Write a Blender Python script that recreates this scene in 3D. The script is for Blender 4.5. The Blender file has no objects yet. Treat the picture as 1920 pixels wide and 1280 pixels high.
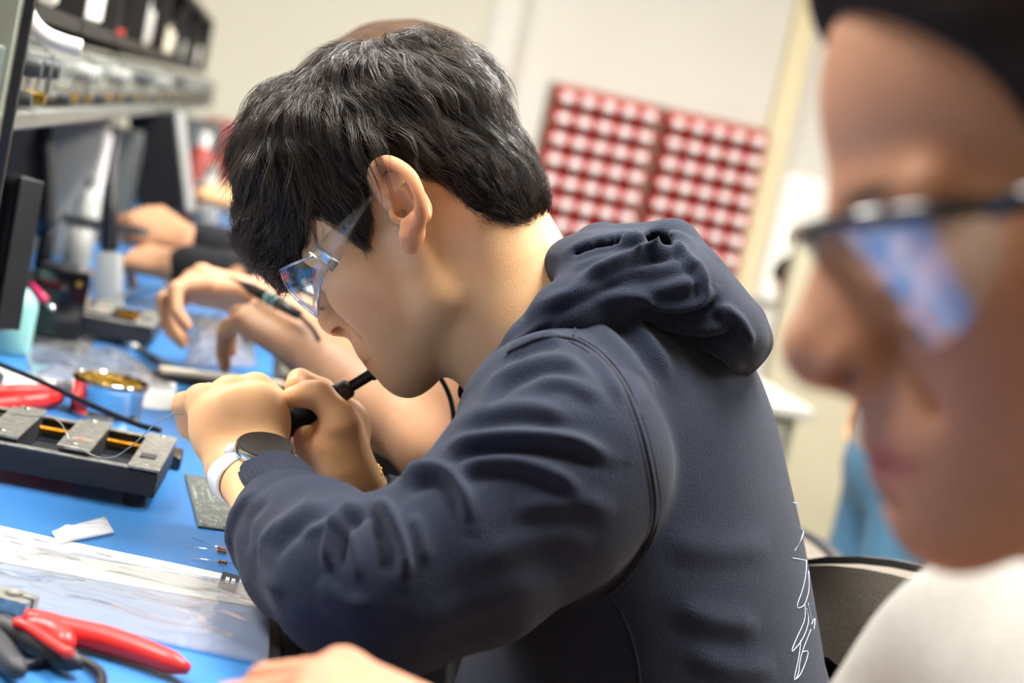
import bpy, bmesh, math, random
import numpy as np
from mathutils import Vector, Matrix

# ---------------------------------------------------------------- camera
S = bpy.context.scene
COL = S.collection
FPX, PCX, PCY = 2970.0, 960.0, 640.0
YAW, PITCH, ROLL = math.radians(10.0), math.radians(6.72), math.radians(12.4)
CAM = np.array([0.0, 0.0, 1.074])
_fw = np.array([math.sin(YAW) * math.cos(PITCH), math.cos(YAW) * math.cos(PITCH), -math.sin(PITCH)])
_hr = np.array([math.cos(YAW), -math.sin(YAW), 0.0])
_hd = np.cross(_fw, _hr)                      # level "down" of the picture
VR = math.cos(ROLL) * _hr - math.sin(ROLL) * _hd      # picture right
VD = math.sin(ROLL) * _hr + math.cos(ROLL) * _hd      # picture down
VW = _fw
cam_d = bpy.data.cameras.new('camera'); cam = bpy.data.objects.new('camera', cam_d); COL.objects.link(cam)
cam_d.sensor_width = 36.0; cam_d.lens = FPX * 36.0 / 1920.0
cam_d.clip_start = 0.02; cam_d.clip_end = 60
_m = Matrix.Identity(4)
for i in range(3):
    _m[i][0] = VR[i]; _m[i][1] = -VD[i]; _m[i][2] = -VW[i]; _m[i][3] = CAM[i]
cam.matrix_world = _m
cam_d.dof.use_dof = True; cam_d.dof.focus_distance = 1.07; cam_d.dof.aperture_fstop = 4.4
S.camera = cam

# ---------------------------------------------------------------- world, exposure, big lamps
S.view_settings.view_transform = 'Standard'; S.view_settings.look = 'None'
S.view_settings.gamma = 1.0; S.view_settings.exposure = 0.68
S.view_settings.use_curve_mapping = False
wd = bpy.data.worlds.new('room_air'); S.world = wd; wd.use_nodes = True
wd.node_tree.nodes['Background'].inputs[0].default_value = (1.0, 0.975, 0.94, 1)
wd.node_tree.nodes['Background'].inputs[1].default_value = 0.06
CEIL = 2.75
LAMPS = [(-1.3, 1.35), (0.5, 1.35), (2.3, 1.35), (-1.0, 3.3), (1.5, 3.3)]
LAMP_W, LAMP_L, LAMP_POWER = 0.6, 1.2, 112.0

def px(x, y, depth):
    return CAM + VW * depth + VR * ((x - PCX) * depth / FPX) + VD * ((y - PCY) * depth / FPX)
def on_z(x, y, z):
    d = VW + VR * ((x - PCX) / FPX) + VD * ((y - PCY) / FPX)
    return CAM + d * ((z - CAM[2]) / d[2])
def to_px(P):
    P = np.asarray(P, dtype=float) - CAM
    dep = P @ VW
    return np.stack([PCX + FPX * (P @ VR) / dep, PCY + FPX * (P @ VD) / dep], -1), dep

# ---------------------------------------------------------------- tagging helpers
def tag(o, label=None, cat=None, group=None, kind=None):
    if label: o['label'] = label
    if cat: o['category'] = cat
    if group: o['group'] = group
    if kind: o['kind'] = kind
    return o
def empty(name, loc=(0, 0, 0), label=None, cat=None, group=None, rz=0.0):
    o = bpy.data.objects.new(name, None); COL.objects.link(o)
    o.location = loc; o.rotation_euler = (0, 0, rz); o.empty_display_size = 0.05
    return tag(o, label, cat, group)
def link_mesh(name, me, mat=None, parent=None, world=True, smooth=True):
    o = bpy.data.objects.new(name, me); COL.objects.link(o)
    if mat is not None: me.materials.append(mat)
    if smooth: me.polygons.foreach_set('use_smooth', np.ones(len(me.polygons), dtype=bool))
    if parent is not None:
        o.parent = parent
        if world:   # vertices are in world coordinates
            bpy.context.view_layer.update()
            o.matrix_parent_inverse = parent.matrix_world.inverted()
    return o
def mesh_np(name, V, Fq):
    """V (n,3), Fq (m,k) all faces k-gons"""
    V = np.ascontiguousarray(V, dtype=np.float32); Fq = np.ascontiguousarray(Fq, dtype=np.int32)
    me = bpy.data.meshes.new(name)
    m, k = Fq.shape
    me.vertices.add(len(V)); me.vertices.foreach_set('co', V.ravel())
    me.loops.add(m * k); me.loops.foreach_set('vertex_index', Fq.ravel())
    me.polygons.add(m)
    me.polygons.foreach_set('loop_start', np.arange(0, m * k, k, dtype=np.int32))
    me.polygons.foreach_set('loop_total', np.full(m, k, dtype=np.int32))
    me.update(calc_edges=True); me.validate()
    return me
def add_attr(me, name, arr):
    a = me.attributes.new(name, 'FLOAT', 'POINT'); a.data.foreach_set('value', np.ascontiguousarray(arr, dtype=np.float32))

class MB:
    """collects boxes, tubes, lathes ... into one mesh part"""
    def __init__(s): s.bm = bmesh.new()
    def box(s, lo, hi, bev=0.0, M=None, seg=1):
        r = bmesh.ops.create_cube(s.bm, size=1.0); vs = r['verts']
        lo, hi = Vector(lo), Vector(hi); c = (lo + hi) / 2; d = hi - lo
        for v in vs: v.co = Vector((v.co.x * d.x, v.co.y * d.y, v.co.z * d.z)) + c
        if bev > 0:
            es = list({e for v in vs for e in v.link_edges})
            r = bmesh.ops.bevel(s.bm, geom=es, offset=bev, segments=seg, profile=0.6, affect='EDGES', clamp_overlap=True)
            vs = list({v for f in r['faces'] for v in f.verts} | {v for v in vs if v.is_valid})
        if M is not None:
            for v in vs: v.co = M @ v.co
        return s
    def tube(s, pts, rad, n=10, cap=True, closed=False):
        pts = [Vector(p) for p in pts]; m = len(pts)
        rad = [rad] * m if not hasattr(rad, '__len__') else list(rad)
        rings = []; nrm = None
        for i, p in enumerate(pts):
            if closed: t = (pts[(i + 1) % m] - pts[i - 1])
            else: t = pts[min(i + 1, m - 1)] - pts[max(i - 1, 0)]
            t.normalize()
            if nrm is None:
                nrm = t.orthogonal().normalized()
            else:
                nrm = (nrm - t * nrm.dot(t))
                if nrm.length < 1e-6: nrm = t.orthogonal()
                nrm.normalize()
            b = t.cross(nrm)
            rings.append([s.bm.verts.new(p + (nrm * math.cos(a) + b * math.sin(a)) * rad[i]) for a in [2 * math.pi * j / n for j in range(n)]])
        for i in range(m if closed else m - 1):
            A, B = rings[i], rings[(i + 1) % m]
            for j in range(n): s.bm.faces.new((A[j], A[(j + 1) % n], B[(j + 1) % n], B[j]))
        if cap and not closed:
            s.bm.faces.new(rings[0][::-1]); s.bm.faces.new(rings[-1])
        return s
    def lathe(s, prof, M=None, n=32, cap=True):
        """prof = [(r, z)...] about local z"""
        M = M or Matrix.Identity(4); rings = []
        for r, z in prof:
            rings.append([s.bm.verts.new(M @ Vector((r * math.cos(2 * math.pi * j / n), r * math.sin(2 * math.pi * j / n), z))) for j in range(n)])
        for A, B in zip(rings, rings[1:]):
            for j in range(n): s.bm.faces.new((A[j], A[(j + 1) % n], B[(j + 1) % n], B[j]))
        if cap:
            if prof[0][0] > 1e-5: s.bm.faces.new(rings[0][::-1])
            if prof[-1][0] > 1e-5: s.bm.faces.new(rings[-1])
        return s
    def prism(s, poly, M, t):
        """poly = [(x, y)...] in M's xy plane, thickness t along +z of M"""
        a = [s.bm.verts.new(M @ Vector((x, y, 0))) for x, y in poly]
        b = [s.bm.verts.new(M @ Vector((x, y, t))) for x, y in poly]
        n = len(poly)
        s.bm.faces.new(a[::-1]); s.bm.faces.new(b)
        for j in range(n): s.bm.faces.new((a[j], a[(j + 1) % n], b[(j + 1) % n], b[j]))
        return s
    def build(s, name, mat, parent=None, smooth=False, world=True, sharp=None):
        bmesh.ops.recalc_face_normals(s.bm, faces=s.bm.faces[:])
        me = bpy.data.meshes.new(name); s.bm.to_mesh(me); s.bm.free()
        o = link_mesh(name, me, mat, parent, world, smooth)
        if smooth and sharp is not None:
            me.set_sharp_from_angle(angle=math.radians(sharp))
        return o

def frame(origin, x, y=None, z=None):
    """matrix with given axes (world vectors)"""
    x = Vector(x).normalized()
    if z is None: z = x.cross(Vector(y))
    z = Vector(z).normalized(); y = z.cross(x).normalized(); x = y.cross(z)
    M = Matrix.Identity(4)
    for i in range(3): M[i][0] = x[i]; M[i][1] = y[i]; M[i][2] = z[i]; M[i][3] = origin[i]
    return M
def spline(pts, n=8):
    """Catmull-Rom through pts (any dimension)"""
    P = np.asarray(pts, dtype=float); P = np.vstack([2 * P[0] - P[1], P, 2 * P[-1] - P[-2]])
    out = []
    for i in range(1, len(P) - 2):
        t = np.linspace(0, 1, n, endpoint=False)[:, None]
        a, b, c, d = P[i - 1], P[i], P[i + 1], P[i + 2]
        out.append(0.5 * ((2 * b) + (c - a) * t + (2 * a - 5 * b + 4 * c - d) * t ** 2 + (3 * b - a - 3 * c + d) * t ** 3))
    return np.vstack(out + [P[-2][None]])
# ---------------------------------------------------------------- materials
def mat(name, col, rough=0.5, metal=0.0, spec=0.5, noise=None, bump=None, sss=0.0, trans=0.0, ior=1.45, coat=0.0, emit=None, sheen=0.0, alpha=1.0):
    """noise=(scale, colour2, amount) colour variation; bump=(scale, strength)"""
    m = bpy.data.materials.new(name); m.use_nodes = True
    nt = m.node_tree; b = nt.nodes['Principled BSDF']
    b.inputs['Base Color'].default_value = (*col, 1); b.inputs['Roughness'].default_value = rough
    b.inputs['Metallic'].default_value = metal; b.inputs['Specular IOR Level'].default_value = spec
    b.inputs['IOR'].default_value = ior; b.inputs['Coat Weight'].default_value = coat
    b.inputs['Transmission Weight'].default_value = trans; b.inputs['Alpha'].default_value = alpha
    b.inputs['Sheen Weight'].default_value = sheen
    if sss > 0:
        b.inputs['Subsurface Weight'].default_value = sss
        b.inputs['Subsurface Radius'].default_value = (0.010, 0.0040, 0.0020); b.inputs['Subsurface Scale'].default_value = 0.6
    if emit: b.inputs['Emission Color'].default_value = (*emit[0], 1); b.inputs['Emission Strength'].default_value = emit[1]
    tc = nt.nodes.new('ShaderNodeTexCoord')
    if noise:
        n = nt.nodes.new('ShaderNodeTexNoise'); n.inputs['Scale'].default_value = noise[0]; n.inputs['Detail'].default_value = 4
        nt.links.new(tc.outputs['Object'], n.inputs['Vector'])
        mp = nt.nodes.new('ShaderNodeMapRange'); mp.inputs[1].default_value = 0.35; mp.inputs[2].default_value = 0.65
        mp.inputs[3].default_value = 0.0; mp.inputs[4].default_value = noise[2]
        nt.links.new(n.outputs['Fac'], mp.inputs[0])
        mx = nt.nodes.new('ShaderNodeMix'); mx.data_type = 'RGBA'
        mx.inputs[6].default_value = (*col, 1); mx.inputs[7].default_value = (*noise[1], 1)
        nt.links.new(mp.outputs[0], mx.inputs[0]); nt.links.new(mx.outputs[2], b.inputs['Base Color'])
        m['mix'] = mx.name
    if bump:
        n2 = nt.nodes.new('ShaderNodeTexNoise'); n2.inputs['Scale'].default_value = bump[0]; n2.inputs['Detail'].default_value = 3
        nt.links.new(tc.outputs['Object'], n2.inputs['Vector'])
        bp = nt.nodes.new('ShaderNodeBump'); bp.inputs['Strength'].default_value = bump[1]; bp.inputs['Distance'].default_value = 0.002
        nt.links.new(n2.outputs['Fac'], bp.inputs['Height']); nt.links.new(bp.outputs['Normal'], b.inputs['Normal'])
    return m
def lin(h):
    h = h.lstrip('#'); v = [int(h[i:i + 2], 16) / 255 for i in (0, 2, 4)]
    return tuple(((c + 0.055) / 1.055) ** 2.4 if c > 0.04045 else c / 12.92 for c in v)

def skin_mat(name, base, red, pale):
    """skin with attribute-driven tint: 'red' (lips, ear, knuckles) and 'dark' (brows, lashes, shade painted into nostrils and mouth line)"""
    m = mat(name, base, rough=0.52, spec=0.28, sss=0.14, noise=(55, pale, 0.55), bump=(900, 0.16))
    nt = m.node_tree; b = nt.nodes['Principled BSDF']; src = nt.nodes[m['mix']].outputs[2]
    for att, c in (('red', red), ('dark', (0.018, 0.012, 0.010))):
        a = nt.nodes.new('ShaderNodeAttribute'); a.attribute_name = att
        mx = nt.nodes.new('ShaderNodeMix'); mx.data_type = 'RGBA'; mx.inputs[7].default_value = (*c, 1)
        nt.links.new(a.outputs['Fac'], mx.inputs[0]); nt.links.new(src, mx.inputs[6]); src = mx.outputs[2]
    # sparse blemishes
    tc = nt.nodes.new('ShaderNodeTexCoord'); v = nt.nodes.new('ShaderNodeTexVoronoi'); v.inputs['Scale'].default_value = 95
    nt.links.new(tc.outputs['Object'], v.inputs['Vector'])
    mp = nt.nodes.new('ShaderNodeMapRange'); mp.inputs[1].default_value = 0.05; mp.inputs[2].default_value = 0.16; mp.inputs[3].default_value = 0.35; mp.inputs[4].default_value = 0.0
    nt.links.new(v.outputs['Distance'], mp.inputs[0])
    at = nt.nodes.new('ShaderNodeAttribute'); at.attribute_name = 'spots'
    mu = nt.nodes.new('ShaderNodeMath'); mu.operation = 'MULTIPLY'
    nt.links.new(mp.outputs[0], mu.inputs[0]); nt.links.new(at.outputs['Fac'], mu.inputs[1])
    mx = nt.nodes.new('ShaderNodeMix'); mx.data_type = 'RGBA'; mx.inputs[7].default_value = (*red, 1)
    nt.links.new(mu.outputs[0], mx.inputs[0]); nt.links.new(src, mx.inputs[6]); src = mx.outputs[2]
    nt.links.new(src, b.inputs['Base Color'])
    return m

def fabric_mat(name, col, col2, scale=1000, strength=0.7, sheen=0.08):
    m = mat(name, col, rough=0.95, spec=0.15, noise=(26, col2, 0.6), sheen=sheen)
    nt = m.node_tree; b = nt.nodes['Principled BSDF']
    b.inputs['Sheen Roughness'].default_value = 0.5
    tc = nt.nodes.new('ShaderNodeTexCoord')
    n = nt.nodes.new('ShaderNodeTexNoise'); n.inputs['Scale'].default_value = scale; n.inputs['Detail'].default_value = 3
    nt.links.new(tc.outputs['Object'], n.inputs['Vector'])
    sp = nt.nodes.new('ShaderNodeMapRange'); sp.inputs[1].default_value = 0.3; sp.inputs[2].default_value = 0.7; sp.inputs[3].default_value = 0.72; sp.inputs[4].default_value = 1.30
    nt.links.new(n.outputs['Fac'], sp.inputs[0])
    vm = nt.nodes.new('ShaderNodeVectorMath'); vm.operation = 'SCALE'
    nt.links.new(nt.nodes[m['mix']].outputs[2], vm.inputs[0]); nt.links.new(sp.outputs[0], vm.inputs['Scale']); nt.links.new(vm.outputs[0], b.inputs['Base Color'])
    bp = nt.nodes.new('ShaderNodeBump'); bp.inputs['Strength'].default_value = strength; bp.inputs['Distance'].default_value = 0.0012
    nt.links.new(n.outputs['Fac'], bp.inputs['Height']); nt.links.new(bp.outputs['Normal'], b.inputs['Normal'])
    return m

def clear_mat(name, tint, amount=0.12, rough=0.03, ior=1.5, haze=0.0):
    """thin clear plastic: mostly see-through with a glossy face"""
    m = bpy.data.materials.new(name); m.use_nodes = True; nt = m.node_tree; nt.nodes.clear()
    o = nt.nodes.new('ShaderNodeOutputMaterial'); t = nt.nodes.new('ShaderNodeBsdfTransparent'); t.inputs[0].default_value = (*tint, 1)
    g = nt.nodes.new('ShaderNodeBsdfGlossy'); g.inputs['Roughness'].default_value = rough; g.inputs[0].default_value = (1, 1, 1, 1)
    fr = nt.nodes.new('ShaderNodeFresnel'); ge = nt.nodes.new('ShaderNodeNewGeometry'); im = nt.nodes.new('ShaderNodeMix'); im.inputs[2].default_value = ior; im.inputs[3].default_value = 1.0 / ior
    nt.links.new(ge.outputs['Backfacing'], im.inputs[0]); nt.links.new(im.outputs[0], fr.inputs['IOR'])
    ad = nt.nodes.new('ShaderNodeMath'); ad.operation = 'ADD'; ad.use_clamp = True; ad.inputs[1].default_value = amount
    mx = nt.nodes.new('ShaderNodeMixShader')
    nt.links.new(fr.outputs[0], ad.inputs[0]); nt.links.new(ad.outputs[0], mx.inputs[0])
    if haze > 0:
        df = nt.nodes.new('ShaderNodeBsdfDiffuse'); df.inputs[0].default_value = (0.9, 0.9, 0.9, 1); hz = nt.nodes.new('ShaderNodeMixShader'); hz.inputs[0].default_value = haze
        nt.links.new(t.outputs[0], hz.inputs[1]); nt.links.new(df.outputs[0], hz.inputs[2]); base = hz.outputs[0]
    else: base = t.outputs[0]
    nt.links.new(base, mx.inputs[1]); nt.links.new(g.outputs[0], mx.inputs[2]); nt.links.new(mx.outputs[0], o.inputs[0])
    return m

SKIN = skin_mat('skin_tan', lin('e9b684'), lin('c46c48'), lin('edc296'))
SKIN_F = skin_mat('skin_ruddy', lin('a97658'), lin('984242'), lin('b28164'))
SKIN_P = skin_mat('skin_fair', lin('c0926e'), lin('ac644e'), lin('c89e7c'))
NAVY = fabric_mat('navy_fleece', lin('1d2332'), lin('232939'))
NAVY_RIB = fabric_mat('navy_rib', lin('202635'), lin('262c3c'), scale=900)
NAVY_SEAM = fabric_mat('navy_seam', lin('171a26'), lin('1c1f2d'))
BLACK_CLOTH = fabric_mat('black_cloth', lin('1b1b1e'), lin('232328'))
WHITE_CLOTH = fabric_mat('white_cotton', lin('8a8781'), lin('807c76'), strength=0.2)
PINK_CLOTH = fabric_mat('pink_cotton', lin('d98b80'), lin('cc7c72'))
RED_CLOTH = fabric_mat('maroon_cotton', lin('8a1f28'), lin('7a1a22'))
GREY_CLOTH = fabric_mat('grey_cotton', lin('8a8a86'), lin('7d7d7a'))
JEANS = fabric_mat('blue_denim', lin('456b86'), lin('3b5f7a'))
CHAIR_FAB = fabric_mat('taupe_upholstery', lin('6a635a'), lin('625b53'))
HAIR_BLACK = mat('hair_black', lin('221c19'), rough=0.30, spec=0.55)
def _strand_variation(m, a, b):
    nt = m.node_tree; g = nt.nodes.new('ShaderNodeNewGeometry'); mx = nt.nodes.new('ShaderNodeMix'); mx.data_type = 'RGBA'
    mx.inputs[6].default_value = (*a, 1); mx.inputs[7].default_value = (*b, 1)
    nt.links.new(g.outputs['Random Per Island'], mx.inputs[0]); nt.links.new(mx.outputs[2], nt.nodes['Principled BSDF'].inputs['Base Color'])
_strand_variation(HAIR_BLACK, lin('17120f'), lin('4c3f36'))
HAIR_UNDER = mat('hair_under', lin('120e0c'), rough=0.8, spec=0.2, bump=(300, 0.6))
HAIR_BROWN = mat('hair_brown', lin('4a3526'), rough=0.85, spec=0.1, noise=(60, lin('2c1f17'), 0.8), bump=(220, 0.5))
HAIR_DARK = mat('hair_dark_brown', lin('2b211b'), rough=0.8, spec=0.15, noise=(60, lin('1d1512'), 0.8), bump=(220, 0.5))
BLACK_PL = mat('black_plastic', lin('1c1d20'), rough=0.45, noise=(30, lin('26272a'), 0.6), bump=(500, 0.08))
BLACK_GL = mat('black_gloss', lin('0c0c0e'), rough=0.12, coat=0.4)
WATCHF = mat('watch_glass_black', lin('2a2624'), rough=0.4, spec=0.25)
FOAM = mat('black_foam', lin('161618'), rough=0.95, bump=(900, 0.8))
GREY_PL = mat('grey_plastic', lin('9a9c98'), rough=0.5, noise=(12, lin('8c8e8a'), 0.5))
LGREY_PL = mat('pale_grey_plastic', lin('c9cac4'), rough=0.5, noise=(12, lin('bcbdb7'), 0.5))
DGREY_PL = mat('dark_grey_plastic', lin('46484a'), rough=0.5, noise=(12, lin('3a3c3e'), 0.5))
STEEL = mat('brushed_steel', lin('b4b2aa'), rough=0.45, metal=0.8, noise=(160, lin('8f8d87'), 0.9), bump=(260, 0.06))
CHROME = mat('chrome', lin('dcdcdc'), rough=0.08, metal=1.0)
BRASS = mat('brass', lin('c9a24a'), rough=0.28, metal=1.0, noise=(200, lin('8f6d2a'), 0.8))
CASTBLACK = mat('cast_black_enamel', lin('2b2d33'), rough=0.55, noise=(400, lin('1e2025'), 0.8), bump=(600, 0.12))
RUBBER = mat('black_rubber', lin('141416'), rough=0.7)
CABLE = mat('cable_black', lin('1a1b1f'), rough=0.5)
MAT_BLUE = mat('blue_esd_mat', lin('3878b8'), rough=0.32, spec=0.8, noise=(7, lin('3372b0'), 0.7), bump=(1500, 0.12))
PAPER = mat('white_paper', lin('d6d6d4'), rough=0.8)
INK = mat('printed_ink', lin('3a3a40'), rough=0.8)
INK_GREY = mat('grey_ink', lin('c8c8c8'), rough=0.8)
RED_GRIP = mat('red_grip', lin('dd2f2c'), rough=0.38, bump=(600, 0.05))
MINT = mat('mint_plastic', lin('86bdb6'), rough=0.4, sss=0.0)
WHITE_PL = mat('white_plastic', lin('eceae6'), rough=0.4)
WHITE_RUB = mat('white_silicone', lin('dfe3e2'), rough=0.55)
WALL = mat('cream_wall_paint', lin('d4d1ca'), rough=0.85, noise=(3, lin('d1cdc5'), 0.5), bump=(300, 0.05))
WALL_SHADED = mat('shaded_wall_beige', lin('c9c6b8'), rough=0.85, noise=(3, lin('c9c4b2'), 0.5), bump=(300, 0.05))  # darker copy of the wall tone: weaker light left of the corner, as colour
CEILM = mat('ceiling_tile_white', lin('f2efe8'), rough=0.9)
FLOORM = mat('floor_vinyl', lin('8f8c82'), rough=0.5, noise=(9, lin('807d74'), 0.7))
RED_BIN = mat('red_bin_plastic', lin('cf1a20'), rough=0.4, noise=(20, lin('c0161c'), 0.5))
RACKM = mat('rack_tan_metal', lin('a08468'), rough=0.6)
LABEL_W = mat('label_white', lin('f4f0f0'), rough=0.6)
SILV = mat('silver_plastic', lin('b9bab6'), rough=0.35, metal=0.5)
GOLD = mat('gold_metal', lin('d8a845'), rough=0.2, metal=1.0)
# ---------------------------------------------------------------- signed distance modelling (numpy) and surface nets
def smin(a, b, k):
    if k <= 0: return np.minimum(a, b)
    h = np.maximum(k - np.abs(a - b), 0.0) / k
    return np.minimum(a, b) - h * h * (k * 0.25)
class Field:
    """a grid of distances; lo/hi bounds, step h; points along 3 axes"""
    def __init__(s, lo, hi, h, sym=False):
        s.h = h; s.lo = np.array(lo, dtype=np.float32); s.sym = sym     # sym: third axis mirrored, lo[2] ~ 0
        s.n = np.ceil((np.array(hi) - s.lo) / h).astype(int) + 1
        s.ax = [s.lo[i] + h * np.arange(s.n[i], dtype=np.float32) for i in range(3)]
        s.D = np.full(s.n, 1e3 * h, dtype=np.float32)
    def sub(s, blo, bhi, pad):
        sl = []
        for i in range(3):
            a = int(np.floor((blo[i] - pad - s.lo[i]) / s.h)); b = int(np.ceil((bhi[i] + pad - s.lo[i]) / s.h)) + 1
            a, b = max(a, 0), min(b, s.n[i])
            if a >= b: return None
            sl.append(slice(a, b))
        return tuple(sl)
    def grid(s, sl):
        return (s.ax[0][sl[0]][:, None, None], s.ax[1][sl[1]][None, :, None], s.ax[2][sl[2]][None, None, :])
    def put(s, sl, d, k, op):
        if op == 'add': s.D[sl] = smin(s.D[sl], d, k)
        elif op == 'sub': s.D[sl] = -smin(-s.D[sl], d, k)
        elif op == 'and': s.D[sl] = -smin(-s.D[sl], -d, k)
    def ell(s, c, r, k=0.0, rot=None, op='add'):
        c = np.asarray(c, float); r = np.asarray(r, float)
        ext = r if rot is None else np.sqrt(((np.asarray(rot) * r[None, :]) ** 2).sum(1))
        sl = s.sub(c - ext, c + ext, k + 5 * s.h)
        if sl is None: return s
        X, Y, Z = s.grid(sl); X, Y, Z = X - np.float32(c[0]), Y - np.float32(c[1]), Z - np.float32(c[2])
        if rot is not None:
            R = np.asarray(rot, np.float32)     # columns = ellipsoid axes
            X, Y, Z = (R[0, 0] * X + R[1, 0] * Y + R[2, 0] * Z, R[0, 1] * X + R[1, 1] * Y + R[2, 1] * Z, R[0, 2] * X + R[1, 2] * Y + R[2, 2] * Z)
        r = r.astype(np.float32)
        k0 = np.sqrt((X / r[0]) ** 2 + (Y / r[1]) ** 2 + (Z / r[2]) ** 2)
        k1 = np.sqrt((X / r[0] ** 2) ** 2 + (Y / r[1] ** 2) ** 2 + (Z / r[2] ** 2) ** 2) + 1e-9
        s.put(sl, k0 * (k0 - 1) / k1, k, op); return s
    def ball(s, c, r, k=0.0, op='add'): return s.ell(c, (r, r, r), k, None, op)
    def cone(s, a, b, ra, rb=None, k=0.0, op='add', flat=None):
        """capsule with varying radius; flat = (axis vector, factor): squash across that axis"""
        rb = ra if rb is None else rb
        a = np.asarray(a, float); b = np.asarray(b, float); rm = max(ra, rb)
        sl = s.sub(np.minimum(a, b) - rm, np.maximum(a, b) + rm, k + 5 * s.h)
        if sl is None: return s
        X, Y, Z = s.grid(sl); d = (b - a); L2 = float(d @ d) + 1e-12
        px_, py_, pz_ = X - np.float32(a[0]), Y - np.float32(a[1]), Z - np.float32(a[2])
        d = d.astype(np.float32)
        t = np.clip((px_ * d[0] + py_ * d[1] + pz_ * d[2]) / np.float32(L2), 0, 1)
        qx, qy, qz = px_ - t * d[0], py_ - t * d[1], pz_ - t * d[2]
        q2 = qx * qx + qy * qy + qz * qz
        if flat is not None:
            u = np.asarray(flat[0], np.float32); u = u / np.linalg.norm(u)
            pr = qx * u[0] + qy * u[1] + qz * u[2]
            q2 = q2 + pr * pr * np.float32(1 / flat[1] ** 2 - 1)
        dd = np.sqrt(q2) - (ra + (rb - ra) * t)
        if flat is not None: dd = dd * np.float32(min(1.0, 0.5 + flat[1] / 2))
        s.put(sl, dd, k, op); return s
    def chain(s, pts, rad, k=0.0, op='add', kk=None, flat=None):
        rad = [rad] * len(pts) if not hasattr(rad, '__len__') else rad
        for i in range(len(pts) - 1):
            s.cone(pts[i], pts[i + 1], rad[i], rad[i + 1], k if i == 0 or kk is None else kk, op, flat)
        return s
    def sample(s, P):
        q = (np.asarray(P, float) - s.lo) / s.h
        q = np.clip(q, 0, s.n - 1.001); i = q.astype(int); f = q - i
        r = 0
        for dx in (0, 1):
            for dy in (0, 1):
                for dz in (0, 1):
                    w = (f[:, 0] if dx else 1 - f[:, 0]) * (f[:, 1] if dy else 1 - f[:, 1]) * (f[:, 2] if dz else 1 - f[:, 2])
                    r = r + w * s.D[i[:, 0] + dx, i[:, 1] + dy, i[:, 2] + dz]
        return r
    def grad(s, P, e=None):
        e = e or s.h; P = np.asarray(P, float); g = np.empty_like(P)
        for i in range(3):
            o = np.zeros(3); o[i] = e
            g[:, i] = s.sample(P + o) - s.sample(P - o)
        return g / (np.linalg.norm(g, axis=1, keepdims=True) + 1e-9)
    def mesh(s, relax=1):
        """surface nets -> V (grid coordinates), quads"""
        D = s.D
        if s.sym:
            D = np.concatenate([D[:, :, :0:-1], D], axis=2); lo = s.lo.copy(); lo[2] = -(s.lo[2] + s.h * (s.n[2] - 1))
            lo[2] = s.lo[2] - s.h * (s.n[2] - 1)
        else: lo = s.lo
        ins = D < 0
        n = np.array(D.shape); cs = n - 1
        cnt = np.zeros(cs, np.int8)
        for dx in (0, 1):
            for dy in (0, 1):
                for dz in (0, 1):
                    cnt += ins[dx:n[0] - 1 + dx, dy:n[1] - 1 + dy, dz:n[2] - 1 + dz]
        act = (cnt > 0) & (cnt < 8)
        ci = np.argwhere(act); idx = np.full(cs, -1, np.int32); idx[act] = np.arange(len(ci), dtype=np.int32)
        acc = np.zeros((len(ci), 3)); num = np.zeros(len(ci))
        cor = [(dx, dy, dz) for dx in (0, 1) for dy in (0, 1) for dz in (0, 1)]
        val = {c: D[ci[:, 0] + c[0], ci[:, 1] + c[1], ci[:, 2] + c[2]] for c in cor}
        for c in cor:
            for a in range(3):
                if c[a] == 0:
                    e = list(c); e[a] = 1; e = tuple(e)
                    v0, v1 = val[c], val[e]; m = (v0 < 0) != (v1 < 0)
                    t = np.where(m, v0 / np.where(m, v0 - v1, 1), 0)
                    p = np.array(c, float)[None, :].repeat(len(ci), 0); p[:, a] += t
                    acc += p * m[:, None]; num += m
        V = (ci + acc / num[:, None]) * s.h + lo
        Q = []
        for a in range(3):
            b, c = (a + 1) % 3, (a + 2) % 3
            s0 = [slice(None)] * 3; s1 = [slice(None)] * 3
            s0[a] = slice(0, n[a] - 1); s1[a] = slice(1, n[a])
            for t in (b, c):
                s0[t] = slice(1, n[t] - 1); s1[t] = slice(1, n[t] - 1)
            A, B = ins[tuple(s0)], ins[tuple(s1)]
            e = np.argwhere(A != B)
            if not len(e): continue
            fl = A[e[:, 0], e[:, 1], e[:, 2]]
            base = e.copy(); base[:, b] += 1; base[:, c] += 1
            def at(db, dc):
                q = base.copy(); q[:, b] -= db; q[:, c] -= dc
                return idx[q[:, 0], q[:, 1], q[:, 2]]
            q = np.stack([at(1, 1), at(0, 1), at(0, 0), at(1, 0)], 1)
            q[~fl] = q[~fl][:, ::-1]
            Q.append(q)
        Q = np.vstack(Q); Q = Q[(Q >= 0).all(1)]
        for _ in range(relax):
            nb = np.zeros_like(V); ct = np.zeros(len(V))
            for i in range(4):
                for j in ((i + 1) % 4, (i - 1) % 4):
                    np.add.at(nb, Q[:, i], V[Q[:, j]]) if False else None
            for i in range(4):
                j = (i + 1) % 4
                for ax in range(3):
                    nb[:, ax] += np.bincount(Q[:, i], V[Q[:, j], ax], len(V)) + np.bincount(Q[:, j], V[Q[:, i], ax], len(V))
                ct += np.bincount(Q[:, i], minlength=len(V)) + np.bincount(Q[:, j], minlength=len(V))
            V = 0.5 * V + 0.5 * nb / np.maximum(ct, 1)[:, None]
        return V, Q
def vnormals(V, Q):
    fn = np.cross(V[Q[:, 2]] - V[Q[:, 0]], V[Q[:, 3]] - V[Q[:, 1]])
    N = np.zeros_like(V)
    for i in range(4):
        for ax in range(3): N[:, ax] += np.bincount(Q[:, i], fn[:, ax], len(V))
    return N / (np.linalg.norm(N, axis=1, keepdims=True) + 1e-12)
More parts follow.
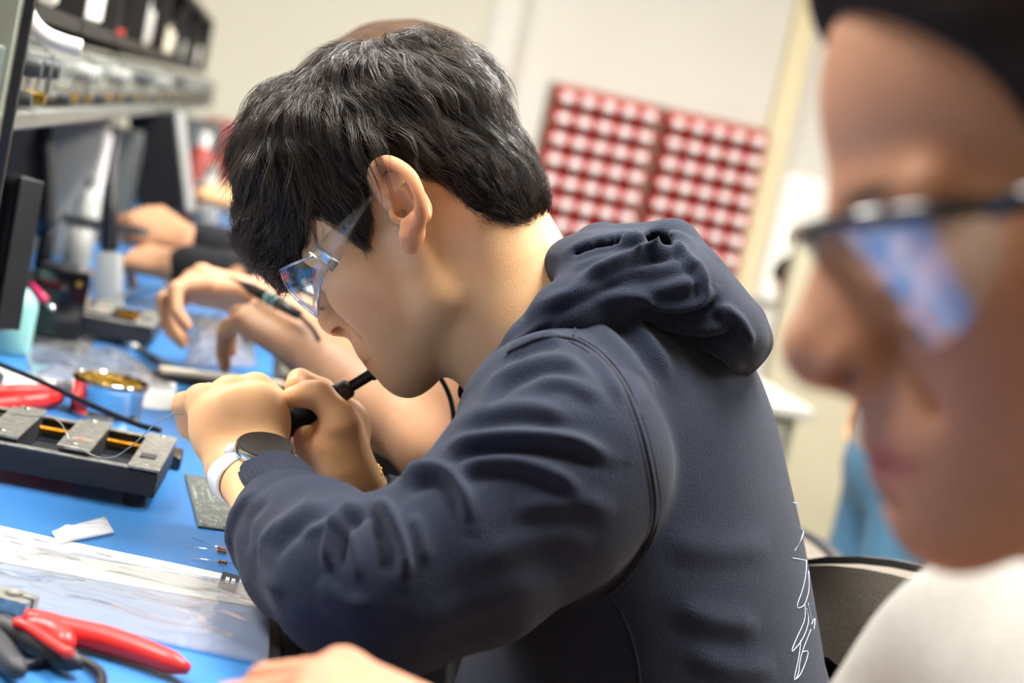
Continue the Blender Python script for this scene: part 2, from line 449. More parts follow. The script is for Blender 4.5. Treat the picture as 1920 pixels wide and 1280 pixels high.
def poly_dist(P, line):
    """2-D distance of points to a polyline, signed side, arc parameter 0..1"""
    L = np.asarray(line, float); best = np.full(len(P), 1e9); side = np.zeros(len(P)); par = np.zeros(len(P))
    seg = np.linalg.norm(np.diff(L, axis=0), axis=1); cum = np.concatenate([[0], np.cumsum(seg)]); tot = cum[-1]
    for i in range(len(L) - 1):
        a, d = L[i], L[i + 1] - L[i]
        t = np.clip(((P - a) @ d) / (d @ d + 1e-9), 0, 1)
        q = P - a - t[:, None] * d; dd = np.hypot(q[:, 0], q[:, 1]); m = dd < best
        best[m] = dd[m]; side[m] = np.sign(d[0] * q[m, 1] - d[1] * q[m, 0]); par[m] = (cum[i] + t[m] * seg[i]) / tot
    return best, side, par
def folds(V, Q, specs, unit=1.0 / 2700, facing=0.05):
    """push vertices (world coordinates) along their normals along fold lines given in picture pixels.
    spec = (points, half width px, height px, asymmetry)"""
    N = vnormals(V, Q); P, dep = to_px(V)
    view = V - CAM; view /= np.linalg.norm(view, axis=1, keepdims=True)
    vis = np.clip((-(N * view).sum(1) - facing) / 0.25, 0, 1)
    off = np.zeros(len(V))
    for pts, w, hgt, asy in specs:
        L = spline(pts, 6); lo, hi = L.min(0) - 4 * w, L.max(0) + 4 * w
        m = np.where((P[:, 0] > lo[0]) & (P[:, 0] < hi[0]) & (P[:, 1] > lo[1]) & (P[:, 1] < hi[1]) & (vis > 0))[0]
        if not len(m): continue
        d, s, t = poly_dist(P[m], L); sd = d * s
        env = np.clip(np.sin(np.pi * np.clip(t, 0.02, 0.98)) * 1.6, 0, 1)
        pr = np.exp(-(sd / w) ** 2)
        if asy: pr = pr - 0.75 * abs(asy) * np.exp(-((sd - np.sign(asy) * 1.5 * w) / (0.8 * w)) ** 2)
        off[m] += hgt * env * pr * vis[m]
    return V + N * (off * unit)[:, None]
# ---------------------------------------------------------------- room shell
WALL_Y = 6.05
X0, X1, Y0 = -2.6, 3.6, -1.8
WALL_D = mat('tan_bounce_cut', lin('9a917e'), 0.85, bump=(300, 0.05))  # unseen walls toned darker to cut bounce light
def struct(name, lo, hi, m, bev=0.0):
    b = MB(); b.box(lo, hi, bev); o = b.build(name, m); o['kind'] = 'structure'; return o
struct('floor', (X0, Y0, -0.05), (X1, WALL_Y, 0.0), FLOORM)
struct('ceiling', (X0, Y0, CEIL), (X1, WALL_Y, CEIL + 0.05), CEILM)
struct('wall_back', (0.70, WALL_Y, 0), (X1, WALL_Y + 0.1, CEIL), WALL)
# the wall left of the corner stands forward and is turned
_c = px(922, 60, 5.95)
b = MB(); _a = math.radians(-12); Mw = Matrix.Translation((_c[0], _c[1], 0)) @ Matrix.Rotation(_a, 4, 'Z')
b.box((-3.6, -0.02, 0), (0, 0.1, CEIL), 0, Mw); o = b.build('wall_corner', WALL_SHADED); o['kind'] = 'structure'
b = MB(); b.box((-0.02, -0.02, 0), (0.10, 0.5, CEIL), 0, Mw); o = b.build('wall_return', WALL); o['kind'] = 'structure'
struct('wall_left', (X0 - 0.1, Y0, 0), (X0, WALL_Y, CEIL), WALL_D)
struct('wall_right', (X1, Y0, 0), (X1 + 0.1, WALL_Y, CEIL), WALL_D)
struct('wall_front', (X0, Y0 - 0.1, 0), (X1, Y0, CEIL), WALL_D)
struct('baseboard_back', (0.75, WALL_Y - 0.015, 0), (X1, WALL_Y, 0.1), mat('brown_baseboard', lin('6a5a4a'), 0.6))
# pilaster right of the bin racks with a white panel beyond it
_p = px(1462, 400, 5.95)
struct('trim_1', (_p[0] - 0.035, WALL_Y - 0.06, 0), (_p[0] + 0.055, WALL_Y, CEIL), mat('pilaster_cream', lin('ded2ae'), 0.8), 0.004)
LAMP_EM = mat('lamp_diffuser', (1, 1, 1), 0.6, emit=((1.0, 0.975, 0.93), LAMP_POWER * 0.30))
for i, (x, y) in enumerate(LAMPS):
    g = empty('ceiling_light', (x, y, CEIL - 0.06), 'flat white ceiling light panel %s' % ('over the left wall side', 'above the navy hoodie', 'over the right wall side', 'above the far end of the bench', 'in front of the bin racks')[i], 'ceiling light', 'ceiling light panels')
    b = MB()
    for lo, hi in (((-LAMP_W / 2 - .03, -LAMP_L / 2 - .03, -0.01), (LAMP_W / 2 + .03, -LAMP_L / 2, 0.06)), ((-LAMP_W / 2 - .03, LAMP_L / 2, -0.01), (LAMP_W / 2 + .03, LAMP_L / 2 + .03, 0.06)), ((-LAMP_W / 2 - .03, -LAMP_L / 2, -0.01), (-LAMP_W / 2, LAMP_L / 2, 0.06)), ((LAMP_W / 2, -LAMP_L / 2, -0.01), (LAMP_W / 2 + .03, LAMP_L / 2, 0.06))):
        b.box(lo, hi, 0.003)
    b.build('frame', WHITE_PL, g, world=False)
    b = MB(); b.box((-LAMP_W / 2, -LAMP_L / 2, 0.005), (LAMP_W / 2, LAMP_L / 2, 0.02)); b.build('diffuser', LAMP_EM, g, world=False)
# ---------------------------------------------------------------- red parts bins on two wall racks
def bin_mesh(w, d, h):
    b = MB(); t = 0.003
    b.box((-w / 2, 0, 0), (w / 2, d, t)); b.box((-w / 2, d - t, 0), (w / 2, d, h))
    b.box((-w / 2, 0, 0), (w / 2, t, h * 0.68))
    for s in (-1, 1):
        M = frame((s * (w / 2 - (t if s > 0 else 0)), 0, 0), (0, 1, 0), z=(1, 0, 0))
        b.prism([(0, 0), (d, 0), (d, h), (d * 0.35, h), (0, h * 0.68)], M, t)
    return b
def bin_label(w, h):
    b = MB(); b.box((-w * 0.28, -0.0015, h * 0.06), (w * 0.28, 0.0, h * 0.60)); return b
bw = 0.0805; bh = 0.058; pitch_z = 0.0785
tl = on_z(0, 0, 0)
proto = None
ORD = ['first', 'second', 'third', 'fourth', 'fifth', 'sixth', 'seventh', 'eighth', 'ninth', 'tenth', 'eleventh']
R1 = px(1042, 152, 6.0); R2 = px(1258, 200, 6.0)
for ri, (Rk, nm) in enumerate(((R1, 'left'), (R2, 'right'))):
    x0, z0 = Rk[0], Rk[2]; wid, hei = 5 * bw + 0.016, 11 * pitch_z + 0.03
    g = empty('bin_rack', (x0, WALL_Y, z0 - hei), 'tan wall rack of red parts bins, %s' % ('beside the wall corner' if ri == 0 else 'next to the cream pilaster'), 'rack', 'bin racks on the back wall')
    b = MB(); b.box((x0 - 0.008, WALL_Y - 0.004, z0 - hei), (x0 + wid, WALL_Y - 0.001, z0)); b.build('back_panel', RACKM, g)
    for xx in (x0 - 0.012, x0 + wid):
        b = MB(); b.box((xx, WALL_Y - 0.03, z0 - hei), (xx + 0.012, WALL_Y - 0.001, z0)); b.build('side_rail', mat('rail_grey', lin('8d8678'), 0.5), g)
    for r in range(11):
        b = MB(); b.box((x0, WALL_Y - 0.012, z0 - 0.012 - r * pitch_z), (x0 + wid, WALL_Y - 0.003, z0 - 0.004 - r * pitch_z)); b.build('louvre', RACKM, g)
    for r in range(11):
        for c in range(5):
            loc = (x0 + 0.01 + bw * (c + 0.5), WALL_Y - 0.118, z0 - 0.012 - r * pitch_z - bh)
            lab = 'red parts bin, %s row down, %s from the left, on the %s wall rack' % (ORD[r], ORD[c], nm)
            if proto is None:
                o = empty('parts_bin', loc, lab, 'bin', 'red parts bins')
                hop = bin_mesh(bw - 0.006, 0.10, bh).build('hopper', RED_BIN, o, world=False); lb = bin_label(bw, bh).build('front_label', LABEL_W, o, world=False)
                proto = (o, hop, lb)
            else:
                o = proto[0].copy(); COL.objects.link(o); o.location = loc; o['label'] = lab
                for ch in proto[1:]:
                    k = ch.copy(); COL.objects.link(k); k.parent = o
# ---------------------------------------------------------------- head, canonical millimetres: f forward, d down, s to the side
def head_field(h, neck=((-22, 20, 0), (-8, 118, 0), (-4, 170, 0)), nr=(50, 55, 62), nose=0.0):
    F = Field((-112, -142, 0), (134, 176 if h < 2 else 190, 100), h, sym=True)
    F.ell((8, -46, 0), (85, 72, 72))
    F.ell((32, -42, 0), (62, 64, 63), k=14)                         # forehead
    F.ell((46, 22, 0), (50, 62, 52), k=20)                          # mid face
    F.ell((56, 16, 40), (34, 27, 25), k=18)                         # cheek bone
    F.ell((46, 46, 34), (36, 34, 27), k=18)                         # full cheek
    F.cone((10, 10, 57), (22, 58, 47), 13, 15, k=16)                # ramus
    F.cone((22, 58, 46), (80, 88, 13), 16, 15, k=14)                # jaw line
    F.ell((52, 66, 0), (50, 40, 43), k=16)                          # jaw mass
    F.ell((82.5, 89, 0), (16, 16.5, 20), k=12)                          # chin
    F.ell((78, 64, 0), (24, 28, 30), k=12)                          # muzzle
    F.chain(neck, nr, k=22)
    F.cone((-34, 22, 40), (10, 105, 24), 14, 14, k=20)              # neck muscle
    F.cone((89, -20, 8), (78, -17, 44), 9, 8, k=12)                 # brow
    F.ell((95, 3, 31), (15, 14, 18), k=12, op='sub')                # eye socket
    F.ball((78, 3, 31), 13.0, k=3)                                  # eyeball with lids
    F.cone((90, 8, 20), (86, 9, 42), 2.2, 2.0, k=4, op='add')       # lower lid fold
    F.cone((93 + nose * 0.3, -12, 0), (104 + nose * 0.9, 21, 0), 8.0, 9.0, k=9)               # nose bridge
    if nose > 2:
        F.cone((88, 6, 5), (98 + nose * 0.5, 28, 5), 11, 11, k=10); F.ell((96 + nose * 0.4, 22, 0), (16, 16, 14), k=10)
    F.ell((106.5 + nose, 25, 0), (10.5, 11, 11), k=6)                     # tip
    F.ell((99 + nose * 0.6, 30.5, 12.5), (12, 9, 7.0), k=5)                     # wing
    F.cone((108 + nose, 33, 0), (98, 41, 0), 4.8, 6, k=4)                 # columella
    F.ell((103.5 + nose * 0.6, 35.2, 12.0), (5.6, 3.8, 8.0), k=1.2, op='sub')     # nostril
    F.cone((91, 26, 20), (84, 50, 31), 1.8, 2.2, k=8, op='sub')     # nasolabial fold
    F.cone((98, 46, 3), (99.5, 56, 4), 5, 4.5, k=6)               # philtrum ridge
    F.cone((99.5, 59.5, 0), (90, 64, 23), 6.2, 3.0, k=3)           # upper lip
    F.cone((98.5, 70, 0), (89, 67, 22), 6.2, 2.8, k=3)         # lower lip
    F.chain([(107, 64.8, 0), (101, 65, 11), (93, 65.5, 22), (87, 67, 28)], [1.0, 1.2, 1.4, 1.2], k=1.6, op='sub')
    F.cone((101, 79, 0), (95, 80, 14), 2.5, 2, k=6, op='sub')          # below the lip
    return F
# ear, authored from its picture outline (pixels about the ear canal, 2.72 px per mm)
_C, _Sn = 0.82, 0.572
def ear_fd(x, y, s):
    dx, dy = (x - 762) / 2.72, (y - 395) / 2.72
    return (-_C * dx + _Sn * dy, _Sn * dx + _C * dy, s)
def ear_field(h=0.85):
    E = ear_fd
    F = Field((-44, -52, 55), (30, 44, 104), h)
    # base plate
    F.ell(E(755, 368, 76), (14, 25, 5.0), k=0, rot=np.array([[0.94, -0.33, 0.1], [0.33, 0.94, 0.0], [-0.25, 0.0, 0.99]]) )
    F.ell(E(772, 380, 82), (7, 19, 3.5), k=5, rot=np.array([[0.94, -0.33, 0.1], [0.33, 0.94, 0.0], [-0.25, 0.0, 0.99]]))
    hel = [(752, 376, 78), (733, 368, 79), (714, 352, 79), (707, 332, 80), (716, 314, 83), (736, 307, 86), (760, 316, 89), (781, 332, 92), (794, 356, 94), (801, 382, 94), (800, 404, 92), (790, 424, 88)]
    hp = spline(hel, 4)
    F.chain([E(*q) for q in hp], list(np.interp(np.linspace(0, 1, len(hp)), [0, .2, .5, .8, 1], [3.0, 3.3, 4.2, 4.0, 3.6])), k=3.0)
    an = spline([(733, 350, 80), (755, 345, 85), (772, 352, 88), (780, 375, 88.5), (780, 395, 87), (773, 409, 85)], 4)
    F.chain([E(*q) for q in an], 3.6, k=3.0)
    F.cone(E(735, 352, 79), E(752, 362, 81), 3.5, 3.5, k=4)
    # lobe
    F.chain([E(783, 415, 86), E(779, 438, 84), E(775, 456, 82)], [6.0, 7.4, 6.6], k=6)
    F.ell(E(777, 412, 84), (6, 6, 5), k=4)                          # antitragus
    # tragus
    F.ell(E(747, 404, 79), (4.5, 6, 4.5), k=4)
    # hollows
    F.ell(E(764, 384, 85), (8.2, 8.8, 11), k=3, op='sub')
    F.ell(E(758, 366, 86), (9.5, 3.2, 6), k=3, op='sub', rot=np.array([[_C, .5, 0], [-_Sn, .8, 0], [0, 0, 1]]))
    F.chain([E(755, 396, 84), E(757, 402, 72)], [3.4, 2.6], k=1.5, op='sub')
    F.chain([E(757, 400, 86), E(761, 420, 83)], [2.6, 1.6], k=2, op='sub')
    gr = spline([(722, 335, 86), (742, 326, 89), (765, 338, 92), (786, 365, 95), (791, 392, 93)], 4)
    F.chain([E(*q) for q in gr], 2.3, k=2.5, op='sub')
    F.ell(E(742, 342, 87), (10, 5.5, 6.5), k=3.5, op='sub', rot=np.array([[_C, .5, 0], [-_Sn, .8, 0], [0, 0, 1]]))
    return F
def gauss(V, c, r):
    q = (V - np.array(c)) / np.array(r)
    return np.exp(-(q ** 2).sum(1))
def head_attrs(V, lips=1.0):
    A = V.copy(); A[:, 2] = np.abs(A[:, 2])
    red = 0.85 * lips * (gauss(A, (100, 64.5, 6), (9, 7, 16)) + gauss(A, (94, 65.5, 18), (7, 4.5, 8)))
    red += 0.30 * gauss(A, (106, 28, 0), (14, 12, 14)) + 0.32 * gauss(A, (62, 34, 48), (26, 26, 26))
    dark = 0.9 * gauss(A, (91, 8.5, 31), (6, 1.3, 12)) + 0.9 * gauss(A, (89, -21, 27), (14, 3.0, 18)) * (A[:, 2] > 6)
    dark += 0.8 * gauss(A, (102, 34, 10), (4, 3.0, 5.0)) + 0.75 * gauss(A, (94, 65.3, 22), (9, 0.9, 9))  # shade painted into the nostril and along the mouth slit
    spots = 0.9 * gauss(A, (60, 40, 50), (34, 40, 30))
    return np.clip(red, 0, 0.9), np.clip(dark, 0, 0.95), np.clip(spots, 0, 1)
class Pose:
    """canonical head millimetres -> world"""
    def __init__(s, origin, Fv, Dv, Sv, scale=0.001):
        s.o = np.asarray(origin, float); s.M = np.stack([Fv, Dv, Sv]) * scale
    def __call__(s, P):
        return np.asarray(P, float) @ s.M + s.o
    def inv(s, W):
        return (np.asarray(W, float) - s.o) @ np.linalg.inv(s.M)
    @property
    def flip(s): return np.linalg.det(s.M) < 0
def pose_from_picture(fdir, yaw, depth, ear_xy, scale=0.001, tilt=0.0):
    """head seen on its left side: fdir = facing direction in the picture, yaw = turned away"""
    f2 = np.array(fdir, float); f2 /= np.linalg.norm(f2); d2 = np.array([-f2[1], f2[0]])
    if d2[1] < 0: d2 = -d2
    loc = lambda v: v[0] * VR + v[1] * VD + v[2] * VW
    F0, D0, S0 = np.array([*f2, 0]), np.array([*d2, 0]), np.array([0, 0, -1.0])
    if tilt:
        D0, S0 = math.cos(tilt) * D0 + math.sin(tilt) * S0, math.cos(tilt) * S0 - math.sin(tilt) * D0
    Fv = math.cos(yaw) * F0 - math.sin(yaw) * S0; Sv = math.cos(yaw) * S0 + math.sin(yaw) * F0
    Fv, Dv, Sv = loc(Fv), loc(D0), loc(Sv)
    ear = px(ear_xy[0], ear_xy[1], depth)
    return Pose(ear - Sv * 72 * scale, Fv, Dv, Sv, scale)
def join_np(parts):
    Vs, Qs, n = [], [], 0
    for V, Q in parts:
        Vs.append(V); Qs.append(Q + n); n += len(V)
    return np.vstack(Vs), np.vstack(Qs)
def mirror_s(V, Q):
    W = V.copy(); W[:, 2] *= -1
    return W, Q[:, ::-1]
def head_mesh(h=1.3, **kw):
    F = head_field(h, **kw); V, Q = F.mesh(2)
    E = ear_field(max(0.9, h * 0.7)).mesh(1)
    red, dark, spots = head_attrs(V)
    e_red = np.clip(0.26 + 0.36 * np.clip((E[0][:, 2] - 82) / 12, 0, 1), 0, 0.62)
    n = len(V) ; z = np.zeros(len(E[0]))
    V2, Q2 = join_np([(V, Q), E, mirror_s(*E)])
    return F, V2, Q2, np.concatenate([red, e_red, e_red]), np.concatenate([dark, z, z]), np.concatenate([spots, z, z])
# ---------------------------------------------------------------- hair
def poly_sdf2(gx, gy, poly):
    P = np.asarray(poly, float); d = np.full(gx.shape, 1e9); ins = np.zeros(gx.shape, bool)
    for i in range(len(P)):
        a, b = P[i], P[(i + 1) % len(P)]; e = b - a
        wx, wy = gx - a[0], gy - a[1]
        t = np.clip((wx * e[0] + wy * e[1]) / (e @ e + 1e-9), 0, 1)
        d = np.minimum(d, np.hypot(wx - t * e[0], wy - t * e[1]))
        c = ((a[1] <= gy) != (b[1] <= gy))
        xx = a[0] + (gy - a[1]) * e[0] / (e[1] if abs(e[1]) > 1e-9 else 1e-9)
        ins ^= c & (gx < xx)
    return np.where(ins, -d, d)
def strands(rng, F, roots, flow, length, step_n, per, spread, rad, lift=(0.0, 2.0), clump=0.7, wave=0.35, skull=None, seed=0, grav=None, freq=0.11):
    """clump guides traced over a hair field; returns V,Q (3-sided tapered tubes) in field coordinates"""
    n = len(roots); P = roots.copy(); path = [P.copy()]
    ph = rng.uniform(0, 6.28, (n, 3)); lf = rng.uniform(lift[0], lift[1], n)
    stp = (length / step_n)
    prev = None
    for k in range(step_n):
        N = F.grad(P, 2 * F.h); dist = F.sample(P)
        d = flow(P)
        free = np.clip((dist - lf - 1.0) / 5.0, 0, 1)[:, None]
        d = d - N * (d * N).sum(1, keepdims=True) * (1 - free)
        nz = np.stack([np.sin(P[:, 1] * freq + P[:, 2] * freq * 0.8 + ph[:, 0] * 0.5), np.sin(P[:, 2] * freq * 1.1 + P[:, 0] * freq * 0.8 + ph[:, 1] * 0.5), np.sin(P[:, 0] * freq + P[:, 1] * freq * 0.7 + ph[:, 2] * 0.5)], 1)
        d = d / (np.linalg.norm(d, axis=1, keepdims=True) + 1e-9) + wave * nz
        if grav is not None: d = d + grav[None] * (0.10 * k / step_n + 0.9 * free)
        if prev is not None: d = 0.55 * prev + 0.45 * d
        d /= np.linalg.norm(d, axis=1, keepdims=True) + 1e-9
        prev = d
        P = P + d * stp[:, None]
        dist = F.sample(P); N = F.grad(P, 2 * F.h)
        tgt = lf * min(1.0, (k + 1) / 3)
        P = P - N * np.clip((dist - tgt), -4, 2.0)[:, None] * np.where(dist[:, None] > lf[:, None] + 3, 0.0, 0.75)
        path.append(P.copy())
    G = np.stack(path, 1)                               # n, m, 3
    m = step_n + 1; t = np.linspace(0, 1, m)
    off = rng.normal(0, 1, (n, per, 1, 3)) * spread
    w = (1 - clump * t ** 1.2)[None, None, :, None]
    j2 = rng.normal(0, 1, (n, per, 1, 3)) * spread * 0.5 * (t ** 2)[None, None, :, None]
    cur = G[:, None, :, :] + off * w + j2
    shrink = rng.uniform(0.55, 1.0, (n, per))
    idx = np.linspace(0, 1, m)[None, None, :] * shrink[:, :, None] * (m - 1)
    i0 = np.clip(idx.astype(int), 0, m - 2); fr = (idx - i0)[..., None]
    a = np.take_along_axis(cur, i0[..., None].repeat(3, -1), 2); b = np.take_along_axis(cur, (i0 + 1)[..., None].repeat(3, -1), 2)
    C = (a + (b - a) * fr).reshape(n * per, m, 3)
    return ribbons(C, rad * rng.uniform(0.7, 1.25, n * per))
def ribbons(C, rad, taper=0.85):
    n, m, _ = C.shape; t = np.linspace(0, 1, m)
    T = np.gradient(C, axis=1); T /= np.linalg.norm(T, axis=2, keepdims=True) + 1e-9
    ref = np.array([0.31, 0.52, 0.79]); A = np.cross(T, ref); A /= np.linalg.norm(A, axis=2, keepdims=True) + 1e-9
    B = np.cross(T, A); r = (rad[:, None] * (1 - taper * t ** 2)[None])[..., None]
    V = np.stack([C + r * (A * math.cos(q) + B * math.sin(q)) for q in (0, 2.094, 4.189)], 2).reshape(-1, 3)
    base = (np.arange(n) * m * 3)[:, None, None] + (np.arange(m - 1) * 3)[None, :, None]
    j = np.arange(3)[None, None, :]; j1 = (j + 1) % 3
    Q = np.stack([base + j, base + j1, base + 3 + j1, base + 3 + j], -1).reshape(-1, 4)
    return V, Q
# ---------------------------------------------------------------- the student in the navy hoodie: head, hair, glasses
MP = pose_from_picture((-0.82, 0.572), math.radians(11), 1.0725, (762, 395))
def pick(x, y, s, P=None):
    """canonical head point under picture point (x, y) at side offset s"""
    P = P or MP
    a = P.inv(px(x, y, 0.9)); b = P.inv(px(x, y, 1.3)); t = (s - a[2]) / (b[2] - a[2])
    return a + (b - a) * t
GRAV_M = MP.inv(MP.o + np.array([0, 0, -0.001])); GRAV_M = GRAV_M / np.linalg.norm(GRAV_M)
def main_hair_field(h=2.0):
    F = Field((-112, -152, -104), (182, 84, 104), h)
    F.ell((5, -50, 0), (97, 75, 82))
    F.ell((10, -70, 0), (70, 61, 72), k=8)
    F.ell((46, -74, 0), (62, 60, 74), k=8)
    F.ell((85, -52, 0), (30, 44, 60), k=14)
    F.ell((105, -30, 8), (16, 24, 40), k=12)
    F.ell((106, -48, 4), (20, 34, 44), k=10)
    F.ell((-34, -14, 0), (50, 54, 66), k=12)
    F.ell((-44, 18, 0), (37, 44, 56), k=18)
    F.ell((30, -20, 66), (16, 30, 8), k=8); F.ell((30, -20, -66), (16, 30, 8), k=8)
    X, Y, Z = np.meshgrid(*F.ax, indexing='ij', sparse=True)
    # tousled waves on the volume
    F.D += (1.6 * np.sin(X * 0.12 + 1.3 * np.sin(Y * 0.07) + Z * 0.05) + 1.3 * np.sin(Y * 0.17 + X * 0.09 + Z * 0.11)).astype(np.float32) * np.clip((-Y - 5) / 40, 0, 1)
    poly = [(160, -20), (138, -8), (118, -3), (102, -6), (80, -20), (62, -38), (52, -34), (47, -20), (46, -8), (39, 3), (32, -4), (24, -14), (14, -28), (7, -35), (-9, -36), (-19, -19), (-31, 0), (-33, 19), (-31, 33), (-39, 47), (-58, 55), (-76, 60), (-120, 66), (-120, -160), (190, -160), (190, -14)]
    g2 = np.meshgrid(F.ax[0], F.ax[1], indexing='ij')
    p2 = poly_sdf2(g2[0], g2[1], poly).astype(np.float32)[:, :, None]
    F.D = -smin(-F.D, -np.broadcast_to(p2, F.D.shape), 5.0)
    return F
def main_flow(P):
    f, d, s = P[:, 0], P[:, 1], P[:, 2]
    side = np.stack([np.full_like(f, -0.12), np.ones_like(f), 0 * f], 1)          # down along the head
    back = np.stack([np.full_like(f, -0.35), np.ones_like(f), 0 * f], 1)
    front = np.stack([np.full_like(f, 0.80), np.full_like(f, 0.55), 0.10 * s / 60], 1)
    crown = np.array([-40.0, -105.0, 0.0])
    rad = P - crown; rad /= np.linalg.norm(rad, axis=1, keepdims=True) + 1e-6
    wf = np.clip((f - 25) / 55, 0, 1)[:, None] * np.clip((-d + 25) / 40, 0, 1)[:, None]
    wb = np.clip((-f - 15) / 50, 0, 1)[:, None]
    up = np.clip((-d - 70) / 50, 0, 1)[:, None]
    v = (1 - wf) * ((1 - wb) * side + wb * back) + wf * front
    return v * (1 - 0.75 * up) + 0.9 * up * rad
def build_main_hair(parent):
    rng = np.random.default_rng(5)
    F = main_hair_field(); V, Q = F.mesh(1)
    me = mesh_np('hair', MP(V), Q[:, ::-1] if MP.flip else Q)
    cap = link_mesh('hair', me, HAIR_UNDER, parent)
    cap['label'] = 'thick tousled black hair'
    keep = V[(F.grad(V) * 1.0)[:, 1] < 0.98]
    def roots(n, cond):
        c = keep[cond(keep)]; return c[rng.integers(0, len(c), n)] + rng.normal(0, 1.0, (n, 3))
    short = lambda v: (v[:, 1] > -48) & (v[:, 0] < 48)
    long_ = lambda v: ~short(v)
    near = lambda v: v[:, 2] > -25
    endf = lambda v: np.clip(1 - (v[:, 0] - 55) / 75, 0.28, 1) * np.clip((4 - v[:, 1]) / 60, 0.3, 1)
    out = []
    R = roots(1080, lambda v: long_(v) & near(v)); out.append(strands(rng, F, R, main_flow, rng.uniform(38, 66, len(R)) * endf(R), 8, 8, 1.8, 0.20, (0.3, 2.6), 0.72, 0.42, grav=GRAV_M))
    R = roots(200, lambda v: long_(v) & ~near(v)); out.append(strands(rng, F, R, main_flow, rng.uniform(38, 66, len(R)) * endf(R), 8, 7, 1.9, 0.24, (0.3, 2.6), 0.7, 0.4, grav=GRAV_M))
    R = roots(1000, lambda v: short(v) & near(v)); out.append(strands(rng, F, R, main_flow, rng.uniform(14, 24, len(R)), 4, 9, 1.5, 0.17, (0.2, 1.8), 0.35, 0.30, grav=GRAV_M))
    R = roots(160, lambda v: short(v) & ~near(v)); out.append(strands(rng, F, R, main_flow, rng.uniform(14, 24, len(R)), 5, 8, 1.6, 0.16, (0.2, 1.6), 0.35, 0.30))
    # fringe tips hanging forward
    R = roots(170, lambda v: (v[:, 0] > 98) & (v[:, 1] > -62)); out.append(strands(rng, F, R, lambda P: GRAV_M[None] * 0.8 + np.array([[0.55, 0.1, 0]]), rng.uniform(14, 34, len(R)), 7, 10, 2.2, 0.18, (0.2, 5.0), 0.8, 0.5))
    # strays
    R = roots(130, lambda v: v[:, 1] < -30); out.append(strands(rng, F, R, main_flow, rng.uniform(25, 50, len(R)), 8, 2, 3.0, 0.09, (2.0, 9.0), 0.0, 0.9, freq=0.16))
    # edge wisps over the ear, temple and nape
    lower = lambda v: (v[:, 1] > -42) & (F.grad(v + np.array([0, 3.0, 0]))[:, 1] > 0.3) & (v[:, 2] > -20) & (v[:, 0] < 70)
    R = roots(760, lower); out.append(strands(rng, F, R, main_flow, rng.uniform(5, 14, len(R)), 3, 8, 2.0, 0.12, (0.0, 2.0), 0.2, 0.4, grav=None))
    V2, Q2 = join_np(out)
    st = link_mesh('hair_strands', mesh_np('hair_strands', MP(V2), Q2), HAIR_BLACK, cap)
    tag(st, kind='stuff')
    return F
